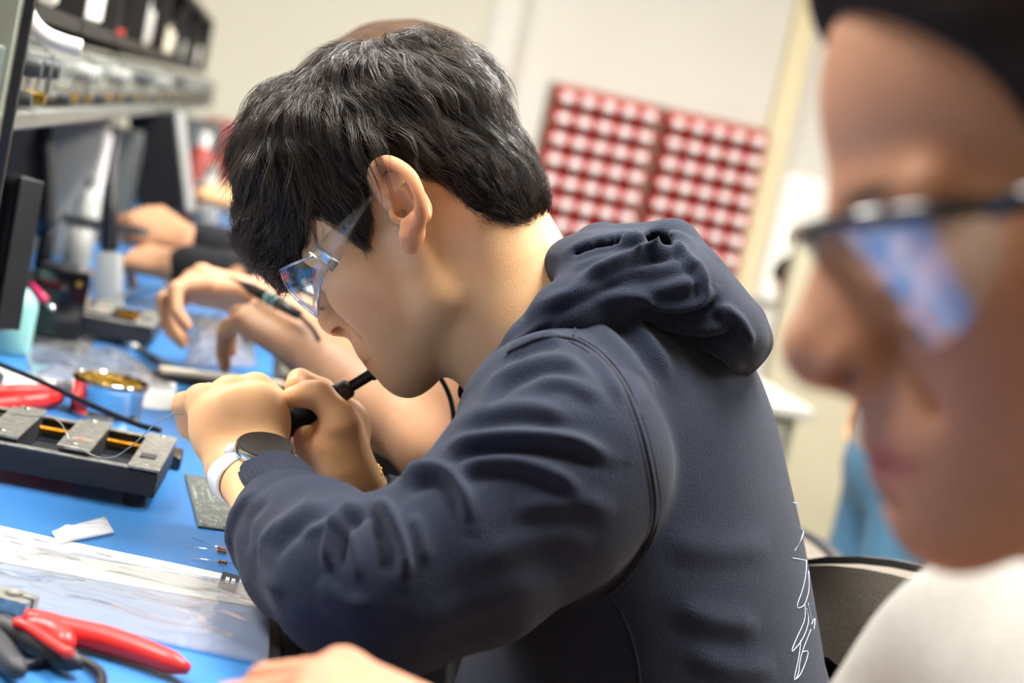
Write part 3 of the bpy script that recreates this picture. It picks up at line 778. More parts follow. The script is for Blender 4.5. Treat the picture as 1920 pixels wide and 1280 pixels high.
def build_main_glasses(parent=None):
    g = empty('safety_glasses', MP((100, 0, 0)), 'clear wraparound safety glasses worn by the student in the navy hoodie', 'safety glasses')
    # temple arm: flat clear strip from the hinge to the ear
    def strip(mid, wid, thick, name, m, mirror=False, n=10, par=None):
        L = spline(mid, n); W = np.interp(np.linspace(0, 1, len(L)), np.linspace(0, 1, len(wid)), wid)
        T = np.gradient(L, axis=0); T /= np.linalg.norm(T, axis=1, keepdims=True)
        nrm = np.array([0.0, 0.0, 1.0]); up = np.cross(nrm, T); up /= np.linalg.norm(up, axis=1, keepdims=True)
        ss = np.sign(-1 if mirror else 1)
        pts = []
        for a, b in ((-1, 0), (1, 0), (1, 1), (-1, 1)):
            p = L + up * (a * W / 2)[:, None] + nrm * (b * thick)
            p = p * np.array([1, 1, ss]); pts.append(p)
        V = np.stack(pts, 1).reshape(-1, 3); m_ = len(L); Q = []
        for i in range(m_ - 1):
            for j in range(4): Q.append((4 * i + j, 4 * i + (j + 1) % 4, 4 * i + 4 + (j + 1) % 4, 4 * i + 4 + j))
        Q += [(0, 1, 2, 3), (4 * m_ - 1, 4 * m_ - 2, 4 * m_ - 3, 4 * m_ - 4)]
        me = mesh_np(name, MP(V), np.array(Q)); o = link_mesh(name, me, m, par or g, smooth=False)
        return o
    CLEAR = clear_mat('clear_polycarbonate', (0.95, 0.975, 1.0), 0.02, 0.04, 1.5)
    ARM = clear_mat('clear_temple_plastic', (0.93, 0.93, 0.93), 0.05, 0.2, 1.45)
    RIM = clear_mat('lens_edge_blue', (0.62, 0.76, 0.95), 0.25, 0.12)
    s0 = 75.0
    a = [pick(702, 366, s0), pick(680, 388, s0 + 1), pick(660, 415, s0 + 1.5), pick(630, 455, s0 + 1), pick(609, 487, s0 - 2)]
    for mir in (False, True):
        arm = strip(a, [4, 5.5, 9, 17, 19.5], 2.0, 'temple_arm', ARM, mir)
        h0 = [pick(616, 474, s0 + 2.2), pick(603, 491, s0 + 1.0)]
        strip(h0, [20.5, 20.5], 3.0, 'hinge', clear_mat('hinge_frost', (0.72, 0.74, 0.78), 0.30, 0.25), mir, n=3, par=arm)
        for q in ((600, 481, 588, 500), (609, 497, 598, 517)):
            strip([pick(q[0], q[1], s0 + 0.4), pick(q[2], q[3], s0 - 3.5)], [1.6, 1.2], 1.5, 'hinge_rib', CLEAR, mir, n=3, par=arm)
    # wraparound lens: a curved shell, upper and lower rims traced from hinge to nose bridge
    up_side = pick(598, 476, s0 - 2); lo_side = pick(614, 505, s0 - 2)
    # arc parameter u: 0 = left hinge, 1 = right hinge
    n = 37; us = np.linspace(-1, 1, n)
    s = 74 * np.sin(us * np.pi / 2 * 0.98)
    fr = np.cos(us * np.pi / 2) ** 0.75
    top = np.stack([up_side[0] + (114 - up_side[0]) * fr, up_side[1] + (-24 - up_side[1]) * fr, s], 1)
    nosec = np.exp(-(s / 15.0) ** 2)
    lob = np.sin(np.clip(np.abs(us), 0, 1) * np.pi) ** 1.2
    bot = np.stack([lo_side[0] + (109 - lo_side[0]) * fr - 3 * nosec, lo_side[1] + (4 - lo_side[1]) * fr + 17 * lob - 2 * nosec, s * 0.99], 1)
    m = 9; rows = []
    for j in range(m):
        v = j / (m - 1); bul = math.sin(v * math.pi) * 3.0
        p = top * (1 - v) + bot * v; out = p - np.array([20, p[:, 1].mean(), 0])[None]; out[:, 1] = 0
        out /= np.linalg.norm(out, axis=1, keepdims=True); rows.append(p + out * bul)
    G = np.stack(rows, 0)
    out = G - np.array([20, 0, 0]); out[..., 1] = 0; out /= np.linalg.norm(out, axis=2, keepdims=True)
    V = np.concatenate([(G + out * 1.0).reshape(-1, 3), (G - out * 1.0).reshape(-1, 3)]); K = m * n; Q = []
    for j in range(m - 1):
        for i in range(n - 1):
            a0, b0, c0, d0 = j * n + i, j * n + i + 1, (j + 1) * n + i + 1, (j + 1) * n + i
            Q += [(a0, b0, c0, d0), (K + d0, K + c0, K + b0, K + a0)]
    lens = link_mesh('lens', mesh_np('lens', MP(V), np.array(Q)), CLEAR, g)
    for row, nm in ((G[-1], 'lower_rim'), (G[0], 'upper_rim')):
        b = MB(); b.tube([MP(q) for q in row], 0.0011, 8); b.build(nm, RIM, lens, smooth=True)
    # nose piece
    b = MB(); b.tube([MP(q) for q in [(118, 0, 5), (112, 10, 8), (104, 16, 12)]], [0.0012, 0.0018, 0.0012], 8); b.build('nose_pad', RIM, lens, smooth=True)
    return g
# ---------------------------------------------------------------- the student in the navy hoodie: body, hands, hoodie
C0 = px(960, 640, 1.1)
def B(x, y, z):
    """picture point at depth 1100 + z mm -> body space (mm right, down, away)"""
    k = (1100.0 + z) / FPX
    return np.array([(x - PCX) * k, (y - PCY) * k, z])
def b2w(P):
    P = np.asarray(P, float) * 0.001
    return C0 + P[..., 0:1] * VR + P[..., 1:2] * VD + P[..., 2:3] * VW
AX_T = np.array([-0.50, -0.27, 0.82]); AX_T /= np.linalg.norm(AX_T)           # left forearm direction, towards the hand
AX_M = np.array([math.cos(0.21), math.sin(0.21), 0.0]); AX_M -= AX_T * (AX_M @ AX_T); AX_M /= np.linalg.norm(AX_M)
AX_N = np.cross(AX_T, AX_M); AX_N = AX_N if AX_N[1] < 0 else -AX_N            # out of the back of the wrist
AX_C = np.array([-0.36, -0.27, 0.89]); AX_C /= np.linalg.norm(AX_C)              # forearm under the sleeve
WR = B(480, 895, 12)                                                           # left wrist centre
def left_hand_field():
    F = Field(B(285, 660, 0) * [1, 1, 0] + [0, 0, -95], B(600, 1010, 0) * [1, 1, 0] + [0, 0, 128], 1.2)
    R = np.stack([AX_M, AX_N, AX_T], 1)
    F.ell(WR, (28.5, 19.5, 36), rot=R)
    F.cone(WR, WR - AX_C * 75, 26, 29, k=10, flat=(AX_N, 0.78))
    mcp = [B(378, 752, 40), B(430, 738, 54), B(480, 732, 62), B(508, 760, 58)]     # little, ring, middle, index
    car = [B(424, 868, 14), B(445, 862, 20), B(480, 850, 24), B(500, 856, 22)]
    for i, (a, b) in enumerate(zip(car, mcp)):
        F.cone(a, b, 13.5, 12.0, k=14)
    F.ell(B(440, 800, 34), (31, 30, 17), k=14, rot=R)                               # fills the back of the hand
    F.ell(B(480, 800, 40), (20, 30, 16), k=14, rot=R)
    for i, m_ in enumerate(mcp): F.ball(m_ + np.array([0, -1.0, -0.5]), 11.3 - (1.2 if i == 0 else 0), k=6)
    # fingers curl down behind the hand
    dirs = [((-15, 3, 15), (2, 17, 8), (12, 8, -8)), ((-8, 8, 34), (-2, 24, 4), (3, 14, -12)), ((-2, 12, 36), (-1, 24, -2), (3, 13, -14)), ((-6, 16, 32), (-5, 22, 2), (-5, 14, -6))]
    rad = [(10.0, 9.5, 8.6, 7.4), (10.0, 9.4, 8.4, 7.4), (10.2, 9.6, 8.6, 7.6), (10.0, 9.4, 8.4, 7.4)]
    for m_, d, r in zip(mcp, dirs, rad):
        p = [m_]
        for q in d: p.append(p[-1] + np.array(q, float))
        F.chain(p, r, k=4.5, kk=2.0)
    # thumb below the index finger
    F.chain([B(505, 862, 30), B(500, 838, 58), B(478, 820, 82), B(455, 806, 92)], [13, 11.5, 10, 8], k=6, kk=2.5)
    F.cone(B(345, 748, 34), B(343, 775, 34), 0.9, 0.7, k=3.0, op='sub')
    F.chain([B(343, 745, 37), B(345, 770, 40), B(349, 786, 42)], [0.6, 0.9, 0.7], k=3.0, op='sub')   # crease beside the little finger
    return F
RH = 66.0
def right_hand_field():
    z = RH
    F = Field(B(505, 670, 0) * [1, 1, 0] + [0, 0, z - 60], B(790, 985, 0) * [1, 1, 0] + [0, 0, z + 90], 1.2)
    F.cone(B(735, 1005, z + 34), B(652, 906, z + 6), 26, 22, k=4, flat=((0.3, -0.2, 0.9), 0.85))
    F.cone(B(652, 904, z + 4), B(632, 838, z + 2), 22, 20, k=14)
    F.ell(B(622, 842, z + 8), (22, 22, 17), k=12)                                   # heel of the palm
    F.ell(B(640, 802, z + 20), (22, 24, 16), k=12)
    # thumb: broad base, knuckle, bent to the left
    F.chain([B(650, 868, z - 4), B(638, 797, z - 10)], [14.5, 13.0], k=12)
    F.chain([B(640, 795, z - 10), B(634, 781, z - 10), B(598, 740, z - 10), B(577, 739, z - 11), B(546, 745, z - 13)], [13.0, 12.0, 10.6, 9.8, 7.6], k=6, kk=3)
    # index: over the far side of the handle
    F.chain([B(642, 795, z + 30), B(604, 733, z + 26), B(562, 714, z + 18), B(553, 725, z + 6)], [11, 9.6, 9.2, 7.8], k=6, kk=2.5)
    # middle, ring and little finger wrap under the grip, tips come back to the palm
    for i, (y, dz) in enumerate(((808, 34), (832, 32), (854, 28))):
        F.chain([B(645, y, z + dz), B(600, y - 14, z + 36 - i), B(568, y - 4, z + 22), B(570, y + 6, z + 6), B(580, y + 8, z - 2)], [10.5, 9.2, 8.6, 7.8, 6.8], k=5, kk=2.0)
    return F
IRON_A, IRON_B = B(556, 786, RH + 8), B(722, 686, RH + 14)
def hoodie_field():
    F = Field((-232, -105, -262), (248, 300, 262), 2.3)
    th = math.radians(15); lean = 0.20
    # torso frame: forward f (left in the picture), down, lateral
    dn = np.array([math.sin(lean), math.cos(lean), 0]); f0 = np.array([-math.cos(lean), math.sin(lean), 0])
    fw = math.cos(th) * f0 + math.sin(th) * np.array([0, 0, 1.0]); sd = math.cos(th) * np.array([0, 0, -1.0]) + math.sin(th) * f0
    R = np.stack([fw, dn, sd], 1)
    F.ell((86, 135, 40), (116, 160, 178), rot=R)
    F.ell((118, 290, 40), (116, 215, 172), k=44, rot=R)
    F.ell((92, 52, 40), (80, 95, 150), k=40, rot=R)
    F.ell((60, 300, 30), (105, 130, 150), k=30, rot=R)
    n0 = np.array([62.0, 2.0, 44.0])
    F.cone(n0 + sd * 40 + np.array([22, 18, 0]), n0 + sd * 150 + np.array([0, 48, 0]), 48, 56, k=26)
    F.cone(n0 - sd * 40, n0 - sd * 150 + np.array([0, 44, 0]), 58, 62, k=26)
    # far (right) arm, bent forward to the iron
    F.chain([n0 - sd * 165 + np.array([-10, 60, 0]), B(930, 1060, 205), B(800, 1010, 120)], [62, 54, 46], k=16)
    F.chain([B(930, 1060, 205), B(800, 1010, 120), B(718, 968, RH + 26)], [54, 44, 32], k=10)
    # near (left) arm
    F.chain([B(1052, 872, -122), B(1000, 930, -138), B(880, 1030, -160), B(742, 1096, -176)], [66, 65, 58, 51], k=9, kk=8)
    F.cone(B(1040, 800, -96), B(1052, 872, -122), 58, 64, k=18)
    F.chain([B(742, 1096, -176), B(664, 1086, -166), B(588, 1035, -108), B(545, 996, -72), B(530, 975, -58)], [51, 48, 46, 40, 32], k=12, kk=8)
    return F
def hood_field():
    F = Field((-62, -105, -150), (200, 62, 190), 2.3)
    nearn = [B(898, 775, -28), B(918, 734, -38), B(950, 694, -48), B(992, 646, -54), B(1042, 596, -52), B(1090, 546, -44), B(1130, 512, -28)]
    F.chain(nearn, [9, 12, 14, 15, 16, 17, 18], k=6, kk=6)
    # far side of the opening
    far = [B(880, 735, 60), B(905, 690, 95), B(960, 610, 118), B(1040, 545, 125), B(1105, 474, 110), B(1150, 466, 80)]
    F.chain(far, [9, 13, 14, 13, 13, 18], k=6, kk=6)
    # collar stand between band and shoulder
    F.chain([B(956, 732, -50), B(1012, 662, -62), B(1070, 596, -66), B(1140, 560, -60)], [14, 20, 24, 26], k=10, kk=10)
    # hood bundle over the upper back
    def rt(a): return np.array([[math.cos(a), -math.sin(a), 0], [math.sin(a), math.cos(a), 0], [0, 0, 1.0]])
    F.ell(B(1180, 526, 10), (62, 33, 82), k=16, rot=rt(0.25))
    F.ell(B(1256, 548, 8), (46, 38, 90), k=16, rot=rt(0.6))
    F.ell(B(1340, 610, 5), (40, 30, 84), k=16, rot=rt(0.75))
    F.cone(B(1120, 464, 35), B(1262, 456, 0), 15, 15, k=12)                          # rolled hem on top
    F.cone(B(1262, 456, 0), B(1305, 512, -25), 15, 15, k=10)
    F.chain([B(1098, 466, 65), B(1130, 462, 40)], [11, 16], k=10)
    F.chain([B(1110, 505, -58), B(1190, 476, -52), B(1262, 462, -34)], [10, 11, 11], k=8)   # near fold edge
    F.chain([B(1405, 600, -20), B(1415, 640, -15), B(1396, 678, -10)], [9, 10, 8], k=8, kk=8)
    F.ell(B(1228, 462, -16), (12, 8, 46), k=8, op='sub')                             # opening of the folded hood
    F.ell(B(1150, 468, -44), (26, 5, 14), k=6, op='sub', rot=rt(-0.2))
    return F
HOODIE_FOLDS = [
    # elbow and forearm
    ([(706, 930), (735, 975), (756, 1030), (760, 1090)], 17, 17, 1), ([(683, 938), (640, 975), (620, 1025), (618, 1075)], 15, 13, -1),
    ([(612, 930), (560, 968), (512, 1006), (490, 1050)], 17, 11, -0.6), ([(492, 915), (450, 960), (438, 1010), (442, 1048)], 15, 10, -0.8),
    ([(745, 912), (790, 884), (835, 888), (868, 925), (884, 985)], 17, 14, 0.9), ([(843, 886), (900, 868), (975, 868), (1050, 895), (1095, 930)], 20, 10, 0.7),
    ([(822, 862), (870, 832), (960, 820), (1064, 827), (1150, 860)], 18, 13, 0.9), ([(850, 800), (910, 775), (990, 765), (1080, 785)], 20, 7, 0.7),
    ([(560, 1000), (620, 985), (665, 1000)], 14, 5, 0), ([(655, 990), (668, 1040), (672, 1090)], 10, 6, 0), ([(700, 975), (716, 1030), (722, 1080)], 9, -9, 0),
    ([(770, 960), (790, 1010), (800, 1060)], 16, 6, 0.5), ([(510, 1020), (500, 1070), (530, 1120)], 15, 7, 0.6), ([(600, 1080), (640, 1120), (700, 1140)], 20, 6, 0),
    ([(950, 960), (1060, 940), (1160, 960)], 26, 5, 0.5), ([(880, 1060), (1000, 1010), (1120, 1010)], 30, 4, 0.4), ([(760, 1180), (900, 1130), (1050, 1080)], 34, 5, 0.3),
    # shoulder
    ([(900, 760), (940, 712), (1000, 684), (1060, 680), (1110, 705)], 15, 9, 0.9), ([(945, 668), (1000, 640), (1060, 630)], 13, 8, 0.7), ([(990, 720), (1060, 712), (1130, 750)], 18, 5, 0.5),
    ([(1094, 560), (1150, 580), (1212, 640), (1262, 720)], 16, 10, 0.7), ([(1090, 600), (1150, 640), (1200, 710), (1215, 770)], 15, 8, 0.6),
    ([(1180, 560), (1262, 600), (1330, 660), (1372, 720)], 18, 9, 0.7), ([(1090, 650), (1140, 700), (1170, 760)], 13, 5, 0.5),
    ([(1260, 1130), (1330, 1160), (1430, 1175)], 30, 6, 0.4), ([(1240, 1010), (1340, 1030), (1450, 1020)], 34, 4, 0.3), ([(1280, 1220), (1380, 1255), (1460, 1250)], 30, 5, 0.3),
]
HOOD_FOLDS = [
    ([(1048, 482), (1108, 457), (1178, 444), (1238, 442)], 12, 6, 0.8), ([(1078, 532), (1158, 492), (1228, 470), (1283, 464)], 11, 10, 0.9),
    ([(998, 582), (1088, 542), (1168, 502), (1218, 490)], 15, 7, 0.7), ([(1108, 562), (1198, 552), (1288, 532), (1328, 517)], 16, 6, -0.6),
    ([(1178, 557), (1248, 572), (1308, 568), (1340, 540)], 12, 12, 1), ([(1198, 587), (1288, 612), (1348, 614), (1364, 582)], 13, 11, 0.9),
    ([(1298, 482), (1316, 522), (1318, 562)], 10, 8, 0.8), ([(1343, 572), (1383, 602), (1410, 652)], 12, 9, 0.8), ([(1298, 632), (1358, 662), (1394, 702)], 14, 8, 0.5),
    ([(1263, 457), (1288, 482), (1298, 512)], 8, 7, 0.6), ([(1188, 482), (1208, 464), (1238, 474)], 8, 8, 0.8), ([(898, 702), (958, 652), (1038, 592)], 9, 4, 0.8),
]
def body_mesh():
    """one skin mesh: head and neck, both hands with forearms, torso core under the clothes"""
    F, V, Q, red, dark, spots = head_mesh(1.5)
    parts = [(MP(V), Q[:, ::-1] if MP.flip else Q)]; A = [red, dark, spots]
    for G in (left_hand_field(), right_hand_field()):
        v, q = G.mesh(2); n = vnormals(v, q)
        parts.append((b2w(v), q))          # (right, down, away) is right-handed
        r = np.full(len(v), 0.10); z = np.zeros(len(v))
        A = [np.concatenate([a, b]) for a, b in zip(A, (r, z, z))]
    T = Field((-60, -60, -150), (220, 300, 230), 7.0)
    T.chain([B(1010, 600, 42), B(1090, 680, 42), B(1200, 900, 42), B(1270, 1300, 42)], [40, 48, 66, 70], k=20)
    T.cone(B(1120, 760, -40), B(1150, 760, 120), 36, 36, k=30)
    v, q = T.mesh(1); parts.append((b2w(v), q)); z = np.zeros(len(v)); A = [np.concatenate([a, z]) for a in A]
    W, Q = join_np(parts)
    me = mesh_np('body', W, Q)
    for nm, a in zip(('red', 'dark', 'spots'), A): add_attr(me, nm, a)
    return me
def trace_on(V, pts, n=6):
    """walk a picture-space line over a mesh: nearest camera-facing vertex under each point -> world points"""
    P, dep = to_px(V); L = spline(pts, n); out = []
    for q in L:
        d2 = ((P - q) ** 2).sum(1); c = np.argpartition(d2, 40)[:40]; c = c[d2[c] < 30 ** 2]
        if not len(c): continue
        near = c[dep[c] < dep[c].min() + 0.02]; w = 1 / (d2[near] + 6.0); dd = (dep[near] * w).sum() / w.sum()
        out.append(px(q[0], q[1], dd))
    out = np.array(out)
    for _ in range(3): out[1:-1] = 0.5 * out[1:-1] + 0.25 * (out[:-2] + out[2:])
    return out
def build_main_person():
    root = empty('person', on_z(1240, 1500, 0.0) * [1, 1, 0] + [0, 0, 0.0], 'student in a navy hoodie and clear safety glasses bent over the bench soldering', 'person')
    body = link_mesh('body', body_mesh(), SKIN, root)
    build_main_hair(root)
    F = hoodie_field(); v, q = F.mesh(2); W = folds(b2w(v), q, [(a, w_ * 0.85, c * 1.5, d) for a, w_, c, d in HOODIE_FOLDS], unit=1 / 2700.)
    hoodie = link_mesh('hoodie', mesh_np('hoodie', W, q), NAVY, root); hoodie['label'] = 'navy fleece hoodie'
    G = hood_field(); v2, q2 = G.mesh(2); W2 = folds(b2w(v2), q2, [(a, b * 0.9, c * 1.7, d) for a, b, c, d in HOOD_FOLDS], unit=1 / 2700.)
    link_mesh('hood', mesh_np('hood', W2, q2), NAVY, hoodie)
    # cuffs: ribbed tubes round the wrists
    def cuff(c, t, m, n, rm, rn, length, nr=58):
        U, K = 12, nr * 6; rows = []
        for i in range(U):
            u = i / (U - 1); e = 1 + 0.05 * math.sin(u * math.pi) + 0.10 * u
            ed = -0.9 if i in (0,) else 0.0
            a = np.linspace(0, 2 * np.pi, K, endpoint=False)
            rib = 0.38 * np.cos(a * nr) * min(1.0, i / 4.0)
            rows.append(c[None] - t[None] * (length * u) + (np.cos(a) * (rm * e + rib + ed))[:, None] * m[None] + (np.sin(a) * (rn * e + rib + ed))[:, None] * n[None])
        V = np.vstack(rows); Q = []
        for i in range(U - 1):
            j = np.arange(K); Q.append(np.stack([i * K + j, i * K + (j + 1) % K, (i + 1) * K + (j + 1) % K, (i + 1) * K + j], 1))
        o = link_mesh('cuff', mesh_np('cuff', b2w(V), np.vstack(Q)), NAVY_RIB, hoodie); return o
    mc = AX_M - AX_C * (AX_M @ AX_C); mc /= np.linalg.norm(mc); nc = np.cross(AX_C, mc); nc = nc if nc[1] < 0 else -nc
    cuff(WR - AX_C * 17 + nc * 0.5 + mc * 6.0, AX_C, mc, nc, 28.5, 27.5, 52)
    t2 = B(652, 906, RH + 6) - B(735, 1005, RH + 34); t2 /= np.linalg.norm(t2)
    m2 = np.cross(t2, [0, 0, 1.0]); m2 /= np.linalg.norm(m2); n2 = np.cross(t2, m2)
    cuff(B(676, 932, RH + 14), t2, m2, n2, 27.5, 26, 50)
    # seams: raised double-stitched piping
    def seam(V, pts, r=0.0011, gap=3.0, name='seam'):
        L = np.array(pts, float)
        b = MB(); pa = trace_on(V, L); b.tube(pa, r, 6); b.build(name, NAVY_SEAM, hoodie, smooth=True)
    arm = [(952, 662), (1010, 634), (1074, 636), (1120, 664), (1166, 720), (1200, 800), (1222, 890), (1228, 960), (1208, 1030), (1172, 1085), (1138, 1114)]
    seam(W, arm, 0.0016); seam(W, [(x + 9, y - 4) for x, y in arm[2:]], 0.0008); seam(W, [(x - 8, y + 3) for x, y in arm[2:]], 0.0008)
    seam(W, [(1086, 558), (1084, 590), (1074, 634)], 0.0010); seam(W, [(1140, 1114), (1170, 1160), (1190, 1220), (1200, 1280)], 0.0013)
    # pale blue embroidery on the back
    TH = mat('embroidery_thread', lin('b9cdea'), rough=0.5)
    for L in ([(1487, 942), (1495, 944), (1499, 954)], [(1501, 990), (1507, 1000), (1490, 1032)], [(1486, 1046), (1500, 1048), (1513, 1051)],
              [(1512, 1052), (1510, 1080), (1503, 1110), (1493, 1138), (1506, 1136), (1513, 1120), (1517, 1100), (1516, 1070)],
              [(1509, 1134), (1509, 1160), (1496, 1190), (1483, 1222), (1494, 1212), (1504, 1198), (1512, 1180), (1516, 1160), (1512, 1140)],
              [(1501, 1200), (1498, 1230), (1488, 1276), (1497, 1262), (1500, 1236), (1508, 1210), (1520, 1180)],
              [(1505, 1222), (1516, 1222), (1502, 1262), (1490, 1274)], [(1515, 1130), (1519, 1150), (1524, 1170)], [(1521, 1170), (1528, 1158), (1526, 1180)]):
        b = MB(); p = trace_on(W, L, 5)
        if len(p) > 2: b.tube(p, 0.00042, 5); b.build('embroidery', TH, hoodie, smooth=True)
    # drawstring
    b = MB(); b.tube(b2w(spline([B(884, 715, -50), B(872, 745, -58), B(862, 780, -60), B(850, 815, -55), B(845, 850, -40)], 6)), 0.0022, 8); b.build('drawstring', NAVY_SEAM, hoodie, smooth=True)
    # trousers and legs under the bench
    J = Field((-330, 230, -190), (330, 800, 270), 11.0)
    J.cone((150, 330, 40), (160, 420, 40), 130, 135, k=20)
    for s in (-1, 1):
        J.chain([(150, 430, 40 + 85 * s), (-190, 470, 20 + 95 * s)], [88, 66], k=25)
        J.chain([(-190, 470, 20 + 95 * s), (-110, 795, 40 + 95 * s)], [64, 50], k=15)
    vj, qj = J.mesh(1); link_mesh('trousers', mesh_np('trousers', b2w(vj), qj), BLACK_CLOTH, root)
    return root, W

def build_hand_things(root):
    # wrist watch
    n = 0.36 * -VW + 0.93 * (0.21 * VR - 0.98 * VD); n /= np.linalg.norm(n)
    m = math.cos(0.21) * VR + math.sin(0.21) * VD; m -= n * (m @ n); m /= np.linalg.norm(m)
    c = px(497, 841, 1.098)
    w = empty('wrist_watch', c, 'round black-faced watch with a white strap on the left wrist', 'watch')
    M = frame(c, m, z=n)
    b = MB(); b.lathe([(0.0, -0.0065), (0.0185, -0.0065), (0.0205, -0.0045), (0.0212, -0.001), (0.0205, 0.0022), (0.0198, 0.0028)], M, 48); b.build('case', mat('watch_case', lin('b9bab8'), 0.2, 1.0), w, smooth=True, sharp=40)
    b = MB(); b.lathe([(0.0198, 0.0026), (0.0190, 0.0036), (0.0, 0.0038)], M, 48); b.build('screen', WATCHF, w, smooth=True, sharp=30)
    for q in (0.0135, -0.0135):
        pass
    # strap: a band round the wrist ellipse
    wc = b2w(WR)[None].reshape(3); mw = (AX_M[0] * VR + AX_M[1] * VD + AX_M[2] * VW); nw = (AX_N[0] * VR + AX_N[1] * VD + AX_N[2] * VW); tw = (AX_T[0] * VR + AX_T[1] * VD + AX_T[2] * VW)
    K = 64; a = np.linspace(math.radians(100), math.radians(100 + 330), K); rows = []
    wd = 0.0105
    for off, th in ((-1, 0), (-0.6, 1), (0.6, 1), (1, 0)):
        e = 0.0004 + 0.0010 * th
        rows.append(wc + tw * (off * wd - 0.001) + np.cos(a)[:, None] * (0.0322 + e) * mw + np.sin(a)[:, None] * (0.0222 + e) * nw)
    for off in (1, -1):
        rows.append(wc + tw * (off * wd - 0.001) + np.cos(a)[:, None] * 0.0316 * mw + np.sin(a)[:, None] * 0.0216 * nw)
    V = np.vstack(rows); Q = []
    R_ = len(rows)
    for r in range(R_):
        j = np.arange(K - 1); r2 = (r + 1) % R_
        Q.append(np.stack([r * K + j, r * K + j + 1, r2 * K + j + 1, r2 * K + j], 1))
    link_mesh('strap', mesh_np('strap', V, np.vstack(Q)), WHITE_RUB, w)
    # lug pieces between case and strap
    for sg in (-1, 1):
        b = MB(); b.tube([c + m * sg * 0.0185 - n * 0.003, c + m * sg * 0.0225 - n * 0.0055, c + m * sg * 0.0262 - n * 0.0105], [0.0042, 0.0042, 0.0036], 10); b.build('lug', WHITE_RUB, w, smooth=True)
    # gold chain bracelet at the right wrist
    cc = b2w(B(661, 916, RH + 9)); t2 = (B(652, 906, RH + 6) - B(735, 1005, RH + 34)); t2 /= np.linalg.norm(t2)
    m2 = np.cross(t2, [0, 0, 1.0]); m2 /= np.linalg.norm(m2); n2 = np.cross(t2, m2)
    g = empty('bracelet', cc, 'thin gold chain bracelet on the right wrist at the hoodie cuff', 'bracelet')
    L = lambda v: v[0] * VR + v[1] * VD + v[2] * VW
    for i in range(44):
        q = 2 * math.pi * i / 44; p = cc + L(m2) * math.cos(q) * 0.0250 + L(n2) * math.sin(q) * 0.0232
        tan = -L(m2) * math.sin(q) + L(n2) * math.cos(q); up = L(t2) if i % 2 else np.cross(tan, L(t2))
        b = MB(); b.tube([p + tan * 0.0024 * math.cos(k) + up * 0.0014 * math.sin(k) for k in np.linspace(0, 2 * math.pi, 8, endpoint=False)], 0.0005, 5, closed=True); b.build('chain_link', GOLD, g, smooth=True)
    # soldering iron
    A, E = b2w(IRON_A), b2w(IRON_B); d = E - A; Ln = np.linalg.norm(d); d /= Ln
    it = empty('soldering_iron', A, 'black soldering iron with foam grip held in the right hand', 'soldering iron')
    M = frame(A, Vector(d).orthogonal(), z=d)
    px_m = 1170.0 / 2970 / 1000
    def lathe(name, prof, m_, sm=True): b = MB(); b.lathe(prof, M, 28); return b.build(name, m_, it, smooth=sm, sharp=35)
    lathe('grip', [(0.0, -0.012), (0.0075, -0.012), (0.0098, -0.009), (0.0100, 0.0), (0.0092, 0.010), (0.0098, 0.020), (0.0096, 0.032), (0.0072, 0.0375), (0.0, 0.0375)], FOAM)
    lathe('collar', [(0.0, 0.036), (0.0068, 0.036), (0.0074, 0.038), (0.0074, 0.0445), (0.0052, 0.047), (0.0, 0.047)], BLACK_PL)
    lathe('barrel', [(0.0, 0.045), (0.0042, 0.045), (0.0042, Ln - 0.011), (0.0, Ln - 0.011)], mat('barrel_gloss', lin('33353a'), 0.15, 0.7))
    lathe('end_cap', [(0.0, Ln - 0.013), (0.0050, Ln - 0.013), (0.0054, Ln - 0.011), (0.0054, Ln - 0.003), (0.0046, Ln + 0.008), (0.0032, Ln + 0.014), (0.0, Ln + 0.014)], BLACK_PL)
    lathe('heater_shaft', [(0.0, -0.04), (0.0024, -0.038), (0.0030, -0.012), (0.0, -0.012)], STEEL)
    lathe('tip', [(0.0, -0.060), (0.0006, -0.0598), (0.0026, -0.046), (0.0026, -0.038), (0.0, -0.038)], CHROME)
    b = MB(); pts = [E + d * 0.012, b2w(B(765, 668, RH + 40)), b2w(B(810, 690, RH + 70)), b2w(B(838, 730, RH + 85)), b2w(B(850, 775, RH + 92)), b2w(B(850, 830, RH + 96)), b2w(B(830, 920, RH + 100)), b2w(B(760, 1000, RH + 110))]
    b.tube(spline(pts, 8), 0.0021, 8); b.build('cord', CABLE, it, smooth=True)
    # ring on the left hand
    r = empty('finger_ring', b2w(B(388, 732, 66)), 'small white ring on a finger of the left hand', 'ring')
    b = MB(); cr = b2w(B(392, 736, 66)); a1 = VR * 0.8 + VW * 0.3; a1 /= np.linalg.norm(a1); a2 = -VD
    b.tube([cr + a1 * 0.0102 * math.cos(k) + a2 * 0.0102 * math.sin(k) - a2 * 0.004 for k in np.linspace(0, 2 * math.pi, 28, endpoint=False)], 0.0014, 8, closed=True); b.build('band', WHITE_PL, r, smooth=True)
